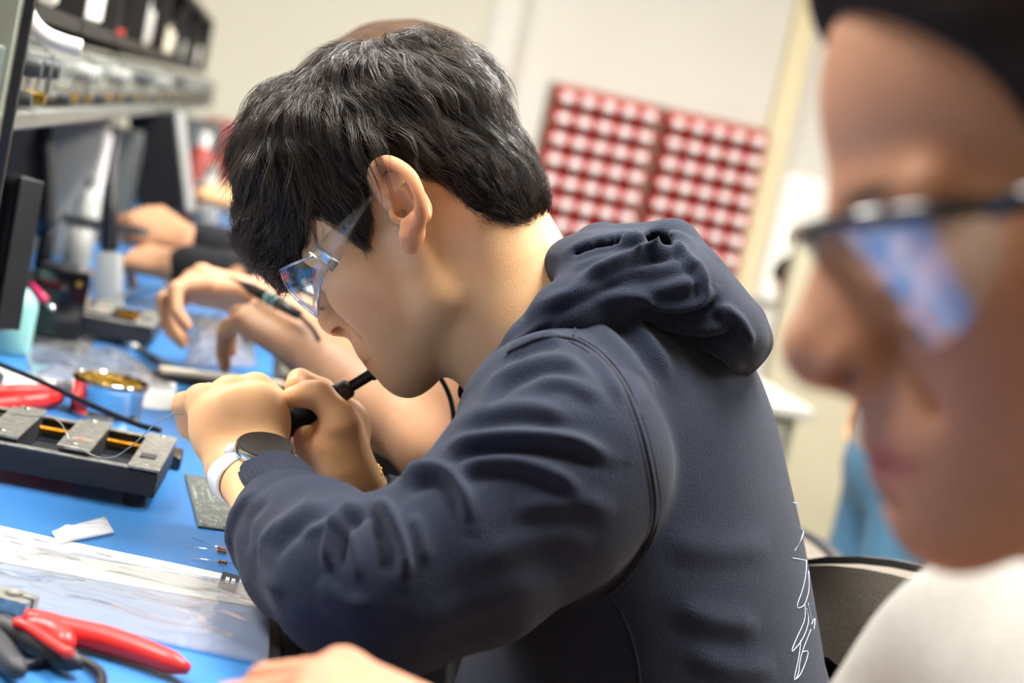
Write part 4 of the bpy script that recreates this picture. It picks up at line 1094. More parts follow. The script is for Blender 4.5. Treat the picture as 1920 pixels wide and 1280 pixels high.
# ---------------------------------------------------------------- workbench
TZ = 0.75
bench = empty('workbench', (-0.35, 2.8, 0), 'long workbench topped with a blue static mat', 'workbench')
b = MB(); b.box((-0.80, 0.15, 0.715), (0.070, 5.55, 0.7475), 0.004); b.build('worktop', mat('bench_black_edge', lin('232326'), 0.5), bench)
b = MB(); b.box((-0.79, 0.16, 0.7475), (0.0585, 5.5, TZ), 0.0008); o = b.build('static_mat', MAT_BLUE, bench); o['label'] = 'blue static mat'
for y in (0.3, 2.1, 3.8, 5.4):
    for x in (-0.74, -0.06):
        b = MB(); b.box((x - 0.025, y - 0.025, 0), (x + 0.025, y + 0.025, 0.715), 0.003); b.build('leg', DGREY_PL, bench)
b = MB(); b.box((-0.765, 0.25, 0.62), (-0.735, 5.45, 0.70)); b.build('rear_rail', DGREY_PL, bench)

# ---------------------------------------------------------------- circuit-board vise
def build_vise(ox, oy, rz, length, label, full=True, sc=1.0):
    """ox, oy = near right corner; the bed runs to -x; depth along +y"""
    W, H0, H1 = 0.122 * sc, 0.010 * sc, 0.030 * sc
    g = empty('bench_vise', (ox, oy, TZ), label, 'vise', 'board vises', rz)
    def part(name, m, fn, sm=False, par=None): b = MB(); fn(b); return b.build(name, m, par or g, smooth=sm, world=False, sharp=40 if sm else None)
    part('side_wall', CASTBLACK, lambda b: b.box((-length, 0, H0), (0, 0.006, H1 - 0.001), 0.0008))
    part('side_wall', CASTBLACK, lambda b: b.box((-length, W - 0.006, H0), (0, W, H1 - 0.001), 0.0008))
    part('bed', CASTBLACK, lambda b: b.box((-length, 0.006, H0), (0, W - 0.006, H0 + 0.003)))
    part('end_wall', CASTBLACK, lambda b: b.box((-0.016, 0.006, H0), (0, W - 0.006, H1 - 0.001)))
    part('rail', STEEL, lambda b: b.box((-length, 0.0002, H1 - 0.001), (-0.022, 0.0075, H1 + 0.0008), 0.0004))
    part('rail', STEEL, lambda b: b.box((-length, W - 0.0078, H1 - 0.001), (-0.022, W - 0.0002, H1 + 0.0008), 0.0004))
    ep = part('end_plate', STEEL, lambda b: b.box((-0.0235, -0.0008, H1), (0.0008, W + 0.0008, H1 + 0.0028), 0.0006))
    def screw(x, y, z, par, r=0.0026):
        M = Matrix.Translation((x, y, z)); s = part('screw', STEEL, lambda b: b.lathe([(r, 0), (r, 0.0007), (r * 0.75, 0.0013), (0, 0.0013)], M, 14), True, par)
        part('screw_slot', BLACK_PL, lambda b: b.box((x - r * 0.7, y - 0.0003, z + 0.0012), (x + r * 0.7, y + 0.0003, z + 0.0015)), False, None)
    screw(-0.011, 0.007, H1 + 0.0028, ep); screw(-0.011, W - 0.007, H1 + 0.0028, ep)
    part('knurled_pad', mat('knurl', lin('5a5a58'), 0.5, 0.8, bump=(700, 1.0)), lambda b: b.box((-0.0185, 0.028, H1 + 0.0026), (-0.0065, 0.042, H1 + 0.0040), 0.0004))
    def rod(y0):
        n = int(length / 0.0022); prof = []
        for i in range(n):
            z = i * 0.0022; prof += [(0.0036, z), (0.0024, z + 0.0011)]
        M = Matrix.Translation((-length, y0, H1 - 0.0075)) @ Matrix.Rotation(math.pi / 2, 4, 'Y')
        part('threaded_rod', BRASS, lambda b: b.lathe([(r, min(z, length - 0.012)) for r, z in prof], M, 12))
    rod(0.0165); rod(W - 0.0165)
    def jaw(x0, x1, red=False):
        j = part('jaw', CASTBLACK, lambda b: b.box((x0 + 0.002, 0.0085, H0 + 0.004), (x1 - 0.001, W - 0.0085, H1 + 0.0035), 0.0008))
        part('jaw_plate', STEEL, lambda b: (b.box((x0 + 0.0055, 0.006, H1 + 0.0035), (x1, W - 0.006, H1 + 0.0062), 0.0005), b.box((x0, 0.010, H1 + 0.0035), (x0 + 0.006, W - 0.012, H1 + 0.0055), 0.0004)), False, j)
        screw(x0 + 0.012, 0.017, H1 + 0.0062, j); screw(x0 + 0.012, W - 0.016, H1 + 0.0062, j)
        if red:
            part('sticker', mat('jaw_sticker', lin('8d867c'), 0.5), lambda b: b.box((x0 + 0.007, 0.030, H1 + 0.0062), (x1 - 0.003, 0.044, H1 + 0.0064)), False, j)
            part('sticker_mark', mat('jaw_sticker_red', lin('c2513c'), 0.5), lambda b: b.prism([(0, 0), (0.006, 0), (0.003, 0.007)], Matrix.Translation((x0 + 0.0105, 0.033, H1 + 0.0064)), 0.0001), False, j)
    jaw(-0.079, -0.053, True)
    jaw(-0.133, -0.107)
    if length > 0.2: jaw(-0.205, -0.18)
    for x in (-0.014, -length + 0.014):
        for y in (0.012, W - 0.012):
            M = Matrix.Translation((x, y, 0.0)); part('foot', RUBBER, lambda b: b.lathe([(0.0085, 0), (0.0085, H0 - 0.001), (0.007, H0 + 0.0005)], M, 20), True)
    return g
_v = on_z(284, 950, TZ + 0.008)
build_vise(-0.033, 1.196, math.radians(-3), 0.24, 'black board vise with steel jaws, nearest the left hand')
_v2 = on_z(280, 652, TZ + 0.006)
build_vise(_v2[0], _v2[1], math.radians(-2), 0.20, 'black board vise further down the bench beside pale hands')

# small dark metal-capped block behind the vise
p0 = on_z(330, 850, TZ + 0.012)
g = empty('metal_block', (p0[0] - 0.004, p0[1], TZ), 'small dark block with a shiny metal face behind the vise end', 'block')
b = MB(); b.box((-0.010, -0.012, 0), (0.010, 0.022, 0.012), 0.003, seg=3); b.build('body', BLACK_GL, g, world=False, smooth=True, sharp=40)
b = MB(); b.box((-0.0085, -0.010, 0.0118), (0.0085, 0.020, 0.0128), 0.0008); b.build('metal_face', mat('bronze_face', lin('8d8472'), 0.2, 1.0), g, world=False)

# ---------------------------------------------------------------- solder wire from the left hand
Wp = [b2w(B(345, 776, 44)), b2w(B(326, 774, 40)), b2w(B(322, 777, 38)), px(290, 795, 1.155), px(262, 822, 1.17), px(238, 842, 1.18), px(215, 856, 1.185), px(190, 858, 1.19), px(165, 849, 1.195), px(145, 838, 1.20), px(131, 826, 1.21), px(124, 812, 1.215), px(115, 795, 1.225), px(98, 784, 1.235), px(60, 780, 1.25), px(20, 776, 1.26), px(-30, 778, 1.27)]
b = MB(); b.tube(spline(Wp, 6), 0.00052, 6); o = b.build('solder_wire', mat('solder_silver', lin('b8b6b0'), 0.4, 0.6), smooth=True)
tag(o, 'thin silver solder wire running from the left hand over the vise', 'wire')

# ---------------------------------------------------------------- grey circuit board
c = [on_z(348, 893, TZ + 0.002), on_z(372, 985, TZ + 0.002)]
ux = np.array([1.0, 0.04, 0]); uy = (c[0] - c[1]); Lp = np.linalg.norm(uy); uy /= Lp; ux -= uy * (ux @ uy); ux /= np.linalg.norm(ux)
M = frame(c[1] * [1, 1, 0] + [0, 0, TZ], ux, uy)
g = empty('circuit_board', c[1] * [1, 1, 0] + [0, 0, TZ], 'narrow grey circuit board lying under the left cuff', 'circuit board')
PCBM = mat('pcb_grey', lin('565a57'), 0.45); TRACE = mat('pcb_trace', lin('c9cdc4'), 0.4, 0.2)
Wd = 0.034
b = MB(); b.box((0, 0, 0.0005), (Wd, Lp + 0.01, 0.0020), 0.0002, M); b.build('board', PCBM, g)
rng = random.Random(4)
b = MB()
for i in range(90):
    x, y = rng.uniform(0.002, Wd - 0.006), rng.uniform(0.008, Lp - 0.002); l = rng.uniform(0.001, 0.007)
    if rng.random() < 0.5: b.box((x, y, 0.0020), (min(x + l, Wd - 0.001), y + 0.0005, 0.0021), 0, M)
    else: b.box((x, y, 0.0020), (x + 0.0005, min(y + l, Lp), 0.0021), 0, M)
b.build('traces', TRACE, g)['kind'] = 'stuff'
for i in range(7):
    for j in range(2):
        b = MB(); b.lathe([(0.0011, 0.0020), (0.0011, 0.0022), (0.0005, 0.0022)], M @ Matrix.Translation((0.004 + j * 0.012, Lp * 0.55 + i * 0.0055, 0)), 12); b.build('solder_pad', TRACE, g)
for q in ((0.005, 0.004), (0.020, 0.004)):
    b = MB(); b.lathe([(0.0018, 0.0020), (0.0018, 0.0022), (0.0009, 0.0022)], M @ Matrix.Translation((q[0], q[1], 0)), 16); b.build('mount_ring', BLACK_PL, g)

# ---------------------------------------------------------------- resistors with long leads
RES = mat('resistor_tan', lin('a4714c'), 0.5); BAND = [mat('band_brown', lin('5a2f1d'), 0.5), mat('band_red', lin('8c2a20'), 0.5)]
for i, ((x0, y0), (x1, y1), lab) in enumerate((((360, 1008), (424, 1031), 'farthest of three small resistors beside the sleeve'), ((345, 1022), (426, 1035), 'middle of three small resistors beside the sleeve'), ((352, 1044), (428, 1055), 'nearest of three small resistors, on the paper edge'))):
    a, e = on_z(x0, y0, TZ + 0.0018), on_z(x1, y1, TZ + 0.0018); d = e - a; d /= np.linalg.norm(d)
    g = empty('resistor', e, lab, 'resistor', 'resistors on the mat')
    b = MB(); b.tube([a, e + d * 0.02], 0.0003, 6); b.build('lead', CHROME, g, smooth=True)
    M = frame(e - d * 0.004, Vector(d).orthogonal(), z=d)
    b = MB(); b.lathe([(0.0006, -0.0034), (0.0012, -0.003), (0.00125, -0.002), (0.0010, -0.0012), (0.0010, 0.0012), (0.00125, 0.002), (0.0012, 0.003), (0.0006, 0.0034)], M, 14); b.build('body', RES, g, smooth=True)
    for k, z in enumerate((-0.0023, -0.0008, 0.0006, 0.0021)):
        r = 0.00132 if abs(z) > 0.0015 else 0.00106
        b = MB(); b.lathe([(r, z - 0.0003), (r, z + 0.0003)], M, 14, cap=False); b.build('band', BAND[k % 2], g, smooth=True)

# ---------------------------------------------------------------- papers
def sheet(name, label, corners, z, lift=0.0):
    g = empty(name, np.mean(corners, 0) * [1, 1, 0] + [0, 0, z], label, 'paper')
    c = [np.array(q) * [1, 1, 0] for q in corners]; n = 12; V = []
    for i in range(n + 1):
        for j in range(n + 1):
            u, v = i / n, j / n
            p = c[0] * (1 - u) * (1 - v) + c[1] * u * (1 - v) + c[2] * u * v + c[3] * (1 - u) * v
            V.append(p + [0, 0, z + lift * math.sin(u * 3.1) * math.sin(v * 4.0) + 0.0004 * math.sin(u * 9 + v * 5)])
    V = np.array(V); V2 = np.vstack([V, V - [0, 0, 0.0002]]); N = len(V); Q = []
    for i in range(n):
        for j in range(n):
            a = i * (n + 1) + j; Q += [(a, a + n + 1, a + n + 2, a + 1), (N + a, N + a + 1, N + a + n + 2, N + a + n + 1)]
    link_mesh('page', mesh_np('page', V2, np.array(Q)), PAPER, g)
    return g
cs = [on_z(-260, 930, TZ), on_z(482, 1092, TZ), on_z(480, 1140, TZ), on_z(-260, 1010, TZ)]
sh = sheet('instruction_sheet', 'white printed sheet along the bench edge under the clear bag', cs, TZ + 0.0008)
def ink(parent, quads, m, z):
    for q in quads:
        pts = [on_z(x, y, z) for x, y in q]
        b = MB(); vs = [b.bm.verts.new(Vector(p)) for p in pts]; b.bm.faces.new(vs)
        vs2 = [b.bm.verts.new(Vector(p) + Vector((0, 0, 0.0002))) for p in pts]; b.bm.faces.new(vs2)
        for i in range(len(vs)): b.bm.faces.new((vs[i], vs[(i + 1) % len(vs)], vs2[(i + 1) % len(vs)], vs2[i]))
        b.build('print', m, parent)
ink(sh, [((418, 1071), (450, 1080), (441, 1110), (408, 1100))], INK, TZ + 0.0014)
ink(sh, [((424, 1081), (431, 1083), (428, 1093), (421, 1091)), ((435, 1084), (442, 1086), (439, 1096), (432, 1094))], PAPER, TZ + 0.0017)
ink(sh, [((x, y), (x + 30, y + 7), (x + 30, y + 9), (x, y + 2)) for x, y in ((8, 1000), (20, 1012), (60, 1006), (120, 1040), (215, 1050), (222, 1060), (300, 1060), (308, 1068), (180, 1034))], INK_GREY, TZ + 0.0014)
cs = [on_z(-160, 660, TZ), on_z(120, 712, TZ), on_z(96, 745, TZ), on_z(-170, 712, TZ)]
sheet('paper_sheet', 'white paper lying behind the red plier handle', cs, TZ + 0.0008)
cs = [on_z(268, 705, TZ), on_z(330, 715, TZ), on_z(330, 770, TZ), on_z(230, 762, TZ)]
sheet('paper_scrap', 'pale paper scrap between the brass tin and left hand', cs, TZ + 0.0007)

# ---------------------------------------------------------------- clear plastic bags
BAGM = clear_mat('bag_film', (0.95, 0.96, 0.97), 0.12, 0.08, 1.55, 0.12)
STRIPM = clear_mat('cloudy_film', (0.97, 0.97, 0.97), 0.02, 0.2, 1.4, 0.45)
def bag(name, label, corners, amp, seed, nx=56, ny=34, base=0.002, m=None, fmax=26, tw=0.5):
    rg = np.random.default_rng(seed); c = [np.array(q) * [1, 1, 0] for q in corners]
    U, Vv = np.meshgrid(np.linspace(0, 1, nx), np.linspace(0, 1, ny), indexing='ij')
    P = (c[0][None, None] * ((1 - U) * (1 - Vv))[..., None] + c[1] * (U * (1 - Vv))[..., None] + c[2] * (U * Vv)[..., None] + c[3] * ((1 - U) * Vv)[..., None])
    hgt = np.zeros_like(U)
    for k in range(10):
        a, ph, fr = rg.uniform(-tw, tw), rg.uniform(0, 6.28), rg.uniform(3, fmax)
        w = np.cos(a) * Vv * fr + np.sin(a) * U * fr * 1.5 + ph + 1.5 * np.sin(U * rg.uniform(3, 8) + ph)
        hgt += np.abs(np.sin(w)) ** 1.5 / (1 + fr * 0.12)
    env = np.minimum(1, 6 * np.minimum(np.minimum(U, 1 - U), np.minimum(Vv, 1 - Vv)) + 0.15)
    hgt = (hgt - hgt.min()) / (hgt.max() - hgt.min()) * amp * env
    top = P.copy(); top[..., 2] = TZ + base + 0.001 + hgt; bot = P.copy(); bot[..., 2] = TZ + base + 0.0004 * hgt / amp
    V = np.vstack([top.reshape(-1, 3), bot.reshape(-1, 3)]); K = nx * ny; Q = []
    for i in range(nx - 1):
        for j in range(ny - 1):
            a = i * ny + j; Q += [(a, a + ny, a + ny + 1, a + 1), (K + a, K + a + 1, K + a + ny + 1, K + a + ny)]
    o = link_mesh(name, mesh_np(name, V, np.array(Q)), m or BAGM); tag(o, label, 'plastic bag'); return o
bag('clear_bag', 'large crinkled clear plastic bag over the paper at the bench edge', [on_z(-200, 982, TZ), on_z(507, 1112, TZ), on_z(502, 1254, TZ), on_z(-200, 1100, TZ)], 0.0075, 3, 70, 60, fmax=15, tw=0.35)
bag('clear_strip', 'small clear plastic strip on the paper by the vise', [on_z(95, 1003, TZ), on_z(195, 976, TZ), on_z(212, 1004, TZ), on_z(110, 1024, TZ)], 0.004, 8, 16, 10, m=STRIPM)
bag('clear_pouch', 'clear plastic pouch lying behind the brass tin', [on_z(40, 640, TZ), on_z(230, 660, TZ), on_z(330, 735, TZ), on_z(60, 712, TZ)], 0.012, 12, 30, 24)
bag('parts_bag', 'clear bag with a small part below the pale hands', [on_z(365, 600, TZ), on_z(470, 612, TZ), on_z(480, 692, TZ), on_z(345, 690, TZ)], 0.02, 21, 24, 24)

# ---------------------------------------------------------------- tin of brass wool
pc = on_z(193, 783, TZ)
pc = np.array([pc[0], pc[1] + 0.012, TZ])
g = empty('tip_cleaner_tin', pc, 'round chrome tin of brass wool on the blue mat', 'tin')
M = Matrix.Translation(pc)
R = 0.0345
b = MB(); b.lathe([(R * 0.98, 0.0), (R, 0.002), (R * 0.98, 0.004), (R * 0.96, 0.008), (R * 0.96, 0.026), (R * 1.0, 0.029), (R * 1.03, 0.031), (R * 1.03, 0.0345), (R * 0.99, 0.036), (R * 0.93, 0.0345), (R * 0.92, 0.016), (0, 0.016)], M, 56); b.build('tin_body', CHROME, g, smooth=True, sharp=50)
rng = random.Random(7)
b = MB()
for i in range(170):
    r = R * 0.86 * math.sqrt(rng.random()); a = rng.uniform(0, 6.28); z = 0.022 + 0.012 * rng.random() * (1 - (r / R) ** 2 * 0.6); q = rng.uniform(0, 6.28); cr = rng.uniform(0.0016, 0.0034); ti = rng.uniform(-0.8, 0.8)
    pts = []
    for k in range(8):
        t = k * 0.8; pts.append(Vector((pc[0] + r * math.cos(a) + cr * math.cos(t + q), pc[1] + r * math.sin(a) + cr * math.sin(t + q) * math.cos(ti), pc[2] + z + cr * math.sin(t + q) * math.sin(ti) + 0.0006 * k * math.sin(q))))
    b.tube(pts, 0.0006, 4)
b.build('brass_wool', BRASS, g, smooth=True)['kind'] = 'stuff'

# ---------------------------------------------------------------- cables
def cable(name, label, pts, r, m=CABLE):
    b = MB(); b.tube(spline(pts, 8), r, 10); return tag(b.build(name, m, smooth=True), label, 'cable')
cable('black_cable', 'thick black cable crossing behind the vise', [px(-60, 655, 1.50), px(0, 683, 1.47), px(70, 712, 1.44), px(140, 745, 1.41), px(200, 772, 1.385), px(262, 797, 1.355), px(300, 806, 1.34)], 0.0026)
cable('black_cable', 'black cable loop at the bottom edge beside the cutters', [on_z(60, 1215, TZ + 0.003), on_z(110, 1222, TZ + 0.004), on_z(160, 1240, TZ + 0.004), on_z(190, 1265, TZ + 0.004), on_z(185, 1300, TZ + 0.004)], 0.0028)
cable('black_cable', 'black cable below the red cutter handle at the left edge', [on_z(-40, 1222, TZ + 0.003), on_z(20, 1245, TZ + 0.003), on_z(70, 1243, TZ + 0.003), on_z(120, 1236, TZ + 0.003)], 0.0026)

# ---------------------------------------------------------------- pliers and cutters
def pliers(name, label, pivot, tip_dir, handles, grip_m, r=0.0062, head=True, edge=None):
    """handles: list of picture polylines (pivot outward) lying on the mat"""
    g = empty(name, pivot, label, 'pliers')
    for L in handles:
        pts = [on_z(x, y, TZ + 0.0085) for x, y in L]; n = len(spline(pts, 8)); rr = np.interp(np.linspace(0, 1, n), [0, 0.15, 0.5, 0.9, 1], [r * 0.75, r, r * 1.1, r * 0.9, r * 0.45])
        b = MB(); b.tube(spline(pts, 8), rr, 14); b.build('grip', grip_m, g, smooth=True)
        if edge is not None:
            b = MB(); b.tube([Vector(p) + Vector((0, -r * 0.35, r * 0.55)) for p in spline(pts, 8)], rr * 0.72, 10); b.build('grip_inlay', edge, g, smooth=True)
    if head:
        d = Vector(tip_dir).normalized(); s = Vector((-d.y, d.x, 0)); P = Vector(pivot) + Vector((0, 0, 0.003))
        for sg in (-1, 1):
            M = frame(P, d, z=(0, 0, 1)); b = MB()
            b.prism([(-0.012, sg * 0.009), (0.004, sg * 0.010), (0.016, sg * 0.006), (0.030, sg * 0.0012), (0.030, sg * 0.0001), (0.0, sg * 0.0001), (-0.012, sg * 0.002)][::sg], M, 0.008); b.build('jaw', STEEL, g)
        b = MB(); b.lathe([(0.0, 0.0), (0.005, 0.0), (0.005, 0.0105), (0.0, 0.0112)], Matrix.Translation(P), 18); b.build('pivot_pin', STEEL, g, smooth=True, sharp=40)
    return g
pv = on_z(40, 1120, TZ); 
pliers('red_pliers', 'bright red handled pliers half under the clear bag at the bottom', on_z(20, 1148, TZ), (-1, 0.35, 0), [[(50, 1158), (110, 1178), (200, 1200), (280, 1226), (352, 1254)], [(50, 1172), (85, 1180), (110, 1192), (128, 1212)]], RED_GRIP, 0.0072)
pliers('side_cutters', 'black cutters with red inlaid handles at the bottom left', on_z(-60, 1140, TZ), (-1, 0.3, 0), [[(-30, 1160), (20, 1180), (70, 1205), (110, 1228), (152, 1246)], [(-40, 1172), (-10, 1205), (10, 1232), (40, 1262)]], mat('grip_charcoal', lin('2c2d31'), 0.55), 0.0068, True, None)
b = MB(); L = [on_z(x, y, TZ + 0.016) for x, y in ((30, 1166), (58, 1178), (90, 1200), (130, 1226))]; b.tube(spline(L, 6), 0.0032, 8)
o = b.build('handle_stripe', RED_GRIP, [x for x in bpy.data.objects if x.name.startswith('side_cutters')][0], smooth=True)
pliers('long_pliers', 'red plier handle lying behind the vise at the left edge', on_z(125, 740, TZ), (1, 0.25, 0), [[(112, 737), (60, 735), (10, 736), (-60, 733)], [(112, 746), (70, 752), (20, 757), (-50, 762)]], RED_GRIP, 0.0075)

# ---------------------------------------------------------------- further tools on the mat
a, e = on_z(288, 697, TZ + 0.009), on_z(535, 728, TZ + 0.009)
g = empty('long_brush', (a + e) / 2 * [1, 1, 0] + [0, 0, TZ], 'long black and cream handled tool lying behind the left hand', 'tool')
d = (e - a); L_ = np.linalg.norm(d); M = frame(a * [1, 1, 0] + [0, 0, TZ], d * [1, 1, 0], z=(0, 0, 1))
b = MB(); b.box((0, -0.008, 0.0), (L_, 0.008, 0.010), 0.003, M, 2); b.build('black_body', BLACK_PL, g, smooth=True, sharp=50)
b = MB(); b.box((0.006, -0.006, 0.0095), (L_, 0.007, 0.016), 0.002, M, 2); b.build('cream_strip', mat('cream_wood', lin('d9cdb4'), 0.6), g, smooth=True, sharp=50)
a, e = on_z(250, 648, TZ + 0.004), on_z(325, 690, TZ + 0.004)
g = empty('tweezers', a, 'pale metal tweezers with white handle on the mat', 'tweezers')
b = MB(); b.tube([a, (a + e) / 2, e], [0.003, 0.004, 0.002], 8); b.build('arm', STEEL, g, smooth=True)
b = MB(); b.tube([a + (a - e) * 0.45, a + (a - e) * 0.2, a + (e - a) * 0.1], [0.004, 0.006, 0.004], 8); b.build('handle', WHITE_PL, g, smooth=True)

# mint bottle
pb = on_z(6, 664, TZ); pb = np.array([pb[0] - 0.004, pb[1] + 0.02, TZ])
g = empty('mint_bottle', pb, 'pale mint plastic bottle behind the black monitor', 'bottle')
b = MB(); M = Matrix.Translation(pb) @ Matrix.Diagonal((0.84, 0.84, 0.80, 1)); b.lathe([(0.0, 0), (0.030, 0.0), (0.0335, 0.004), (0.0335, 0.062), (0.031, 0.074), (0.020, 0.086), (0.012, 0.090), (0.012, 0.096)], M, 36); b.build('bottle_body', MINT, g, smooth=True)
b = MB(); b.lathe([(0.014, 0.094), (0.014, 0.108), (0.006, 0.114), (0.003, 0.130), (0.0, 0.131)], M, 24); b.build('nozzle_cap', WHITE_PL, g, smooth=True, sharp=45)
# ---------------------------------------------------------------- the other students
_HEAD_CACHE = {}
def coarse_head(h=2.4):
    if h not in _HEAD_CACHE: _HEAD_CACHE[h] = head_mesh(h, nose=9.0 if h < 2.3 else 1.0)
    return _HEAD_CACHE[h]
def hair_cap(poly, h=3.2, ells=None, wav=0.5):
    F = Field((-115, -155, -104), (140, 84, 104), h)
    for c, r in (ells or [((8, -53, 0), (95, 82, 80)), ((40, -70, 0), (62, 60, 72)), ((-34, -10, 0), (50, 54, 66)), ((-44, 18, 0), (36, 44, 56))]): F.ell(c, r, k=14)
    X, Y, Z = np.meshgrid(*F.ax, indexing='ij', sparse=True)
    F.D += (wav * np.sin(X * 0.16 + 1.3 * np.sin(Y * 0.09) + Z * 0.05) + wav * np.sin(Y * 0.2 + X * 0.12 + Z * 0.13)).astype(np.float32)
    g2 = np.meshgrid(F.ax[0], F.ax[1], indexing='ij'); p2 = poly_sdf2(g2[0], g2[1], poly).astype(np.float32)[:, :, None]
    F.D = -smin(-F.D, -np.broadcast_to(p2, F.D.shape), 5.0)
    return F
SHORT_POLY = [(100, -74), (80, -64), (60, -42), (42, -30), (34, -2), (20, -8), (8, -36), (-14, -36), (-26, 0), (-38, 36), (-58, 48), (-120, 56), (-120, -170), (150, -170), (150, -90)]
def pose_anchor(fdir, yaw, canon, xy, depth, scale=0.001, tilt=0.0):
    P = pose_from_picture(fdir, yaw, depth, xy, scale, tilt); P.o = px(xy[0], xy[1], depth) - np.asarray(canon, float) @ P.M
    return P
def unit(v): v = np.asarray(v, float); return v / np.linalg.norm(v)
def simple_hand(F, w, t, n, side, size=1.0, curl=(35, 45, 30), k=4.0, thumb=0.6, spread=1.0):
    """w wrist (mm), t pointing to the fingers, n out of the back of the hand, side towards the thumb"""
    t = unit(t); n = np.asarray(n, float) - t * (np.asarray(n) @ t); n = unit(n); s = np.asarray(side, float); s = unit(s - t * (s @ t) - n * (s @ n))
    z = size
    off = [30, 10, -10, -28]; ml = [84, 86, 80, 72]; ln = [(42, 26, 20), (46, 29, 21), (42, 27, 20), (33, 20, 18)]; rr = [(9.6, 8.6, 7.6, 6.6), (9.8, 8.8, 7.8, 6.8), (9.4, 8.4, 7.4, 6.4), (8.6, 7.6, 6.8, 5.8)]
    for i in range(4):
        a = w + s * off[i] * 0.55 * z; m = w + t * ml[i] * z + s * off[i] * z
        F.cone(a, m, 13 * z, 11 * z, k=12 * z)
        F.ball(m + n * 1.5, 10.6 * z, k=5)
        p = [m]; ang = 0.0; c = curl[i] if hasattr(curl[0], '__len__') else curl
        for j in range(3):
            ang += math.radians(c[j]); d = unit(t * math.cos(ang) - n * math.sin(ang) + s * 0.05 * spread * (1.5 - i))
            p.append(p[-1] + d * ln[i][j] * z)
        F.chain(p, [q * z for q in rr[i]], k=k, kk=2.0)
    F.ell(w + t * 45 * z, (36 * z, 44 * z, 13 * z), k=10, rot=np.stack([s, t, n], 1))
    th = [w + t * 14 * z + s * 18 * z - n * 4, w + t * 48 * z + s * 38 * z - n * 14 * thumb, w + t * 78 * z + s * 42 * z - n * 26 * thumb, w + t * 102 * z + s * 34 * z - n * 34 * thumb]
    F.chain(th, [14 * z, 11.5 * z, 10 * z, 7.5 * z], k=7, kk=2.5)
def box_of(pts, pad):
    P = np.array(pts); return P.min(0) - pad, P.max(0) + pad
def mm(x, y, d): return px(x, y, d) * 1000.0
def build_person(label, base, P, hair_m, skin_m, shirt_m, torso, arms, sleeve='short', h_arm=4.4, hair_poly=SHORT_POLY, hair_label='hair', trousers=BLACK_CLOTH, hip=None, head_h=4.0, sleeve_r=1.0, extra=None, hair_ells=None):
    """torso = (neck base, chest, pelvis) world mm with radii; arms = list of dict(sh, el, wr, t, n, side, curl)"""
    root = empty('person', base, label, 'person')
    F, V, Q, red, dark, spots = coarse_head(head_h)
    parts = [(P(V), Q[:, ::-1] if P.flip else Q)]; A = [red, dark, spots]
    for a in arms:
        pts = [a['el'], a['wr'], a['wr'] + unit(a['t']) * 190, a['sh']]
        lo, hi = box_of(pts, 75); G = Field(lo, hi, h_arm)
        ra = a.get('r', (50, 43, 38, 27))
        G.chain([a['sh'], (a['sh'] + a['el']) / 2, a['el']], [ra[0], ra[1] + 2, ra[1]], k=20)
        G.chain([a['el'], a['el'] * 0.65 + a['wr'] * 0.35, a['wr']], [ra[1] - 2, ra[2] + 3, ra[3]], k=16)
        G.cone(a['wr'], a['wr'] + unit(a['t']) * 20, ra[3], 22, k=12, flat=(a['n'], 0.8))
        simple_hand(G, a['wr'], a['t'], a['n'], a['side'], a.get('size', 1.0), a.get('curl', (35, 45, 30)), thumb=a.get('thumb', 0.6))
        v, q = G.mesh(2); parts.append((v * 0.001, q)); z = np.zeros(len(v)); A = [np.concatenate([x, y]) for x, y in zip(A, (z + 0.12, z, z))]
    W, Q2 = join_np(parts); me = mesh_np('body', W, Q2)
    for nm, x in zip(('red', 'dark', 'spots'), A): add_attr(me, nm, x)
    link_mesh('body', me, skin_m, root)
    H = hair_cap(hair_poly, ells=hair_ells); v, q = H.mesh(1); o = link_mesh('hair', mesh_np('hair', P(v), q[:, ::-1] if P.flip else q), hair_m, root); o['label'] = hair_label
    nk, ch, pv = [np.asarray(q) for q in torso[:3]]
    pts = [nk, ch, pv] + [a['sh'] for a in arms] + [a['el'] if sleeve == 'short' else a['wr'] for a in arms]
    lo, hi = box_of(pts, 190); T = Field(lo, hi, 7.0)
    T.chain([nk, ch, pv], torso[3] if len(torso) > 3 else [62, 118, 125], k=40)
    if len(arms) == 2: T.cone(arms[0]['sh'], arms[1]['sh'], 62, 62, k=40)
    for a in arms:
        s = sleeve_r
        T.cone(a['sh'], nk * 0.5 + ch * 0.5, 62, 80, k=30)
        if sleeve == 'short': T.chain([a['sh'], a['sh'] * 0.7 + a['el'] * 0.3], [63 * s, 56 * s], k=18)
        else:
            T.chain([a['sh'], a['el']], [62, 52], k=18); T.chain([a['el'], a['wr'] * 0.92 + a['el'] * 0.08], [50, 36], k=18)
    if extra: extra(T)
    v, q = T.mesh(2); N = vnormals(v, q)
    v = v + N * (3.2 * np.sin(v[:, 2:3] * 0.045 + 1.5 * np.sin(v[:, 0:1] * 0.03)) * np.sin(v[:, 1:2] * 0.021 + v[:, 0:1] * 0.017))
    link_mesh('shirt', mesh_np('shirt', v * 0.001, q), shirt_m, root)
    hp = pv if hip is None else np.asarray(hip)
    lo, hi = box_of([hp + [-560, -260, -560], hp + [200, 260, 120]], 0); lo[2] = max(lo[2], 2); J = Field(lo, hi, 12.0)
    J.ell(hp + [10, 0, -30], (150, 170, 110))
    for s in (-1, 1):
        J.chain([hp + [0, 90 * s, -40], hp + [-400, 95 * s, 0]], [90, 66], k=25)
        J.chain([hp + [-400, 95 * s, 0], np.array([hp[0] - 380, hp[1] + 95 * s, 60])], [64, 46], k=15)
    v, q = J.mesh(1); link_mesh('trousers', mesh_np('trousers', v * 0.001, q), trousers, root)
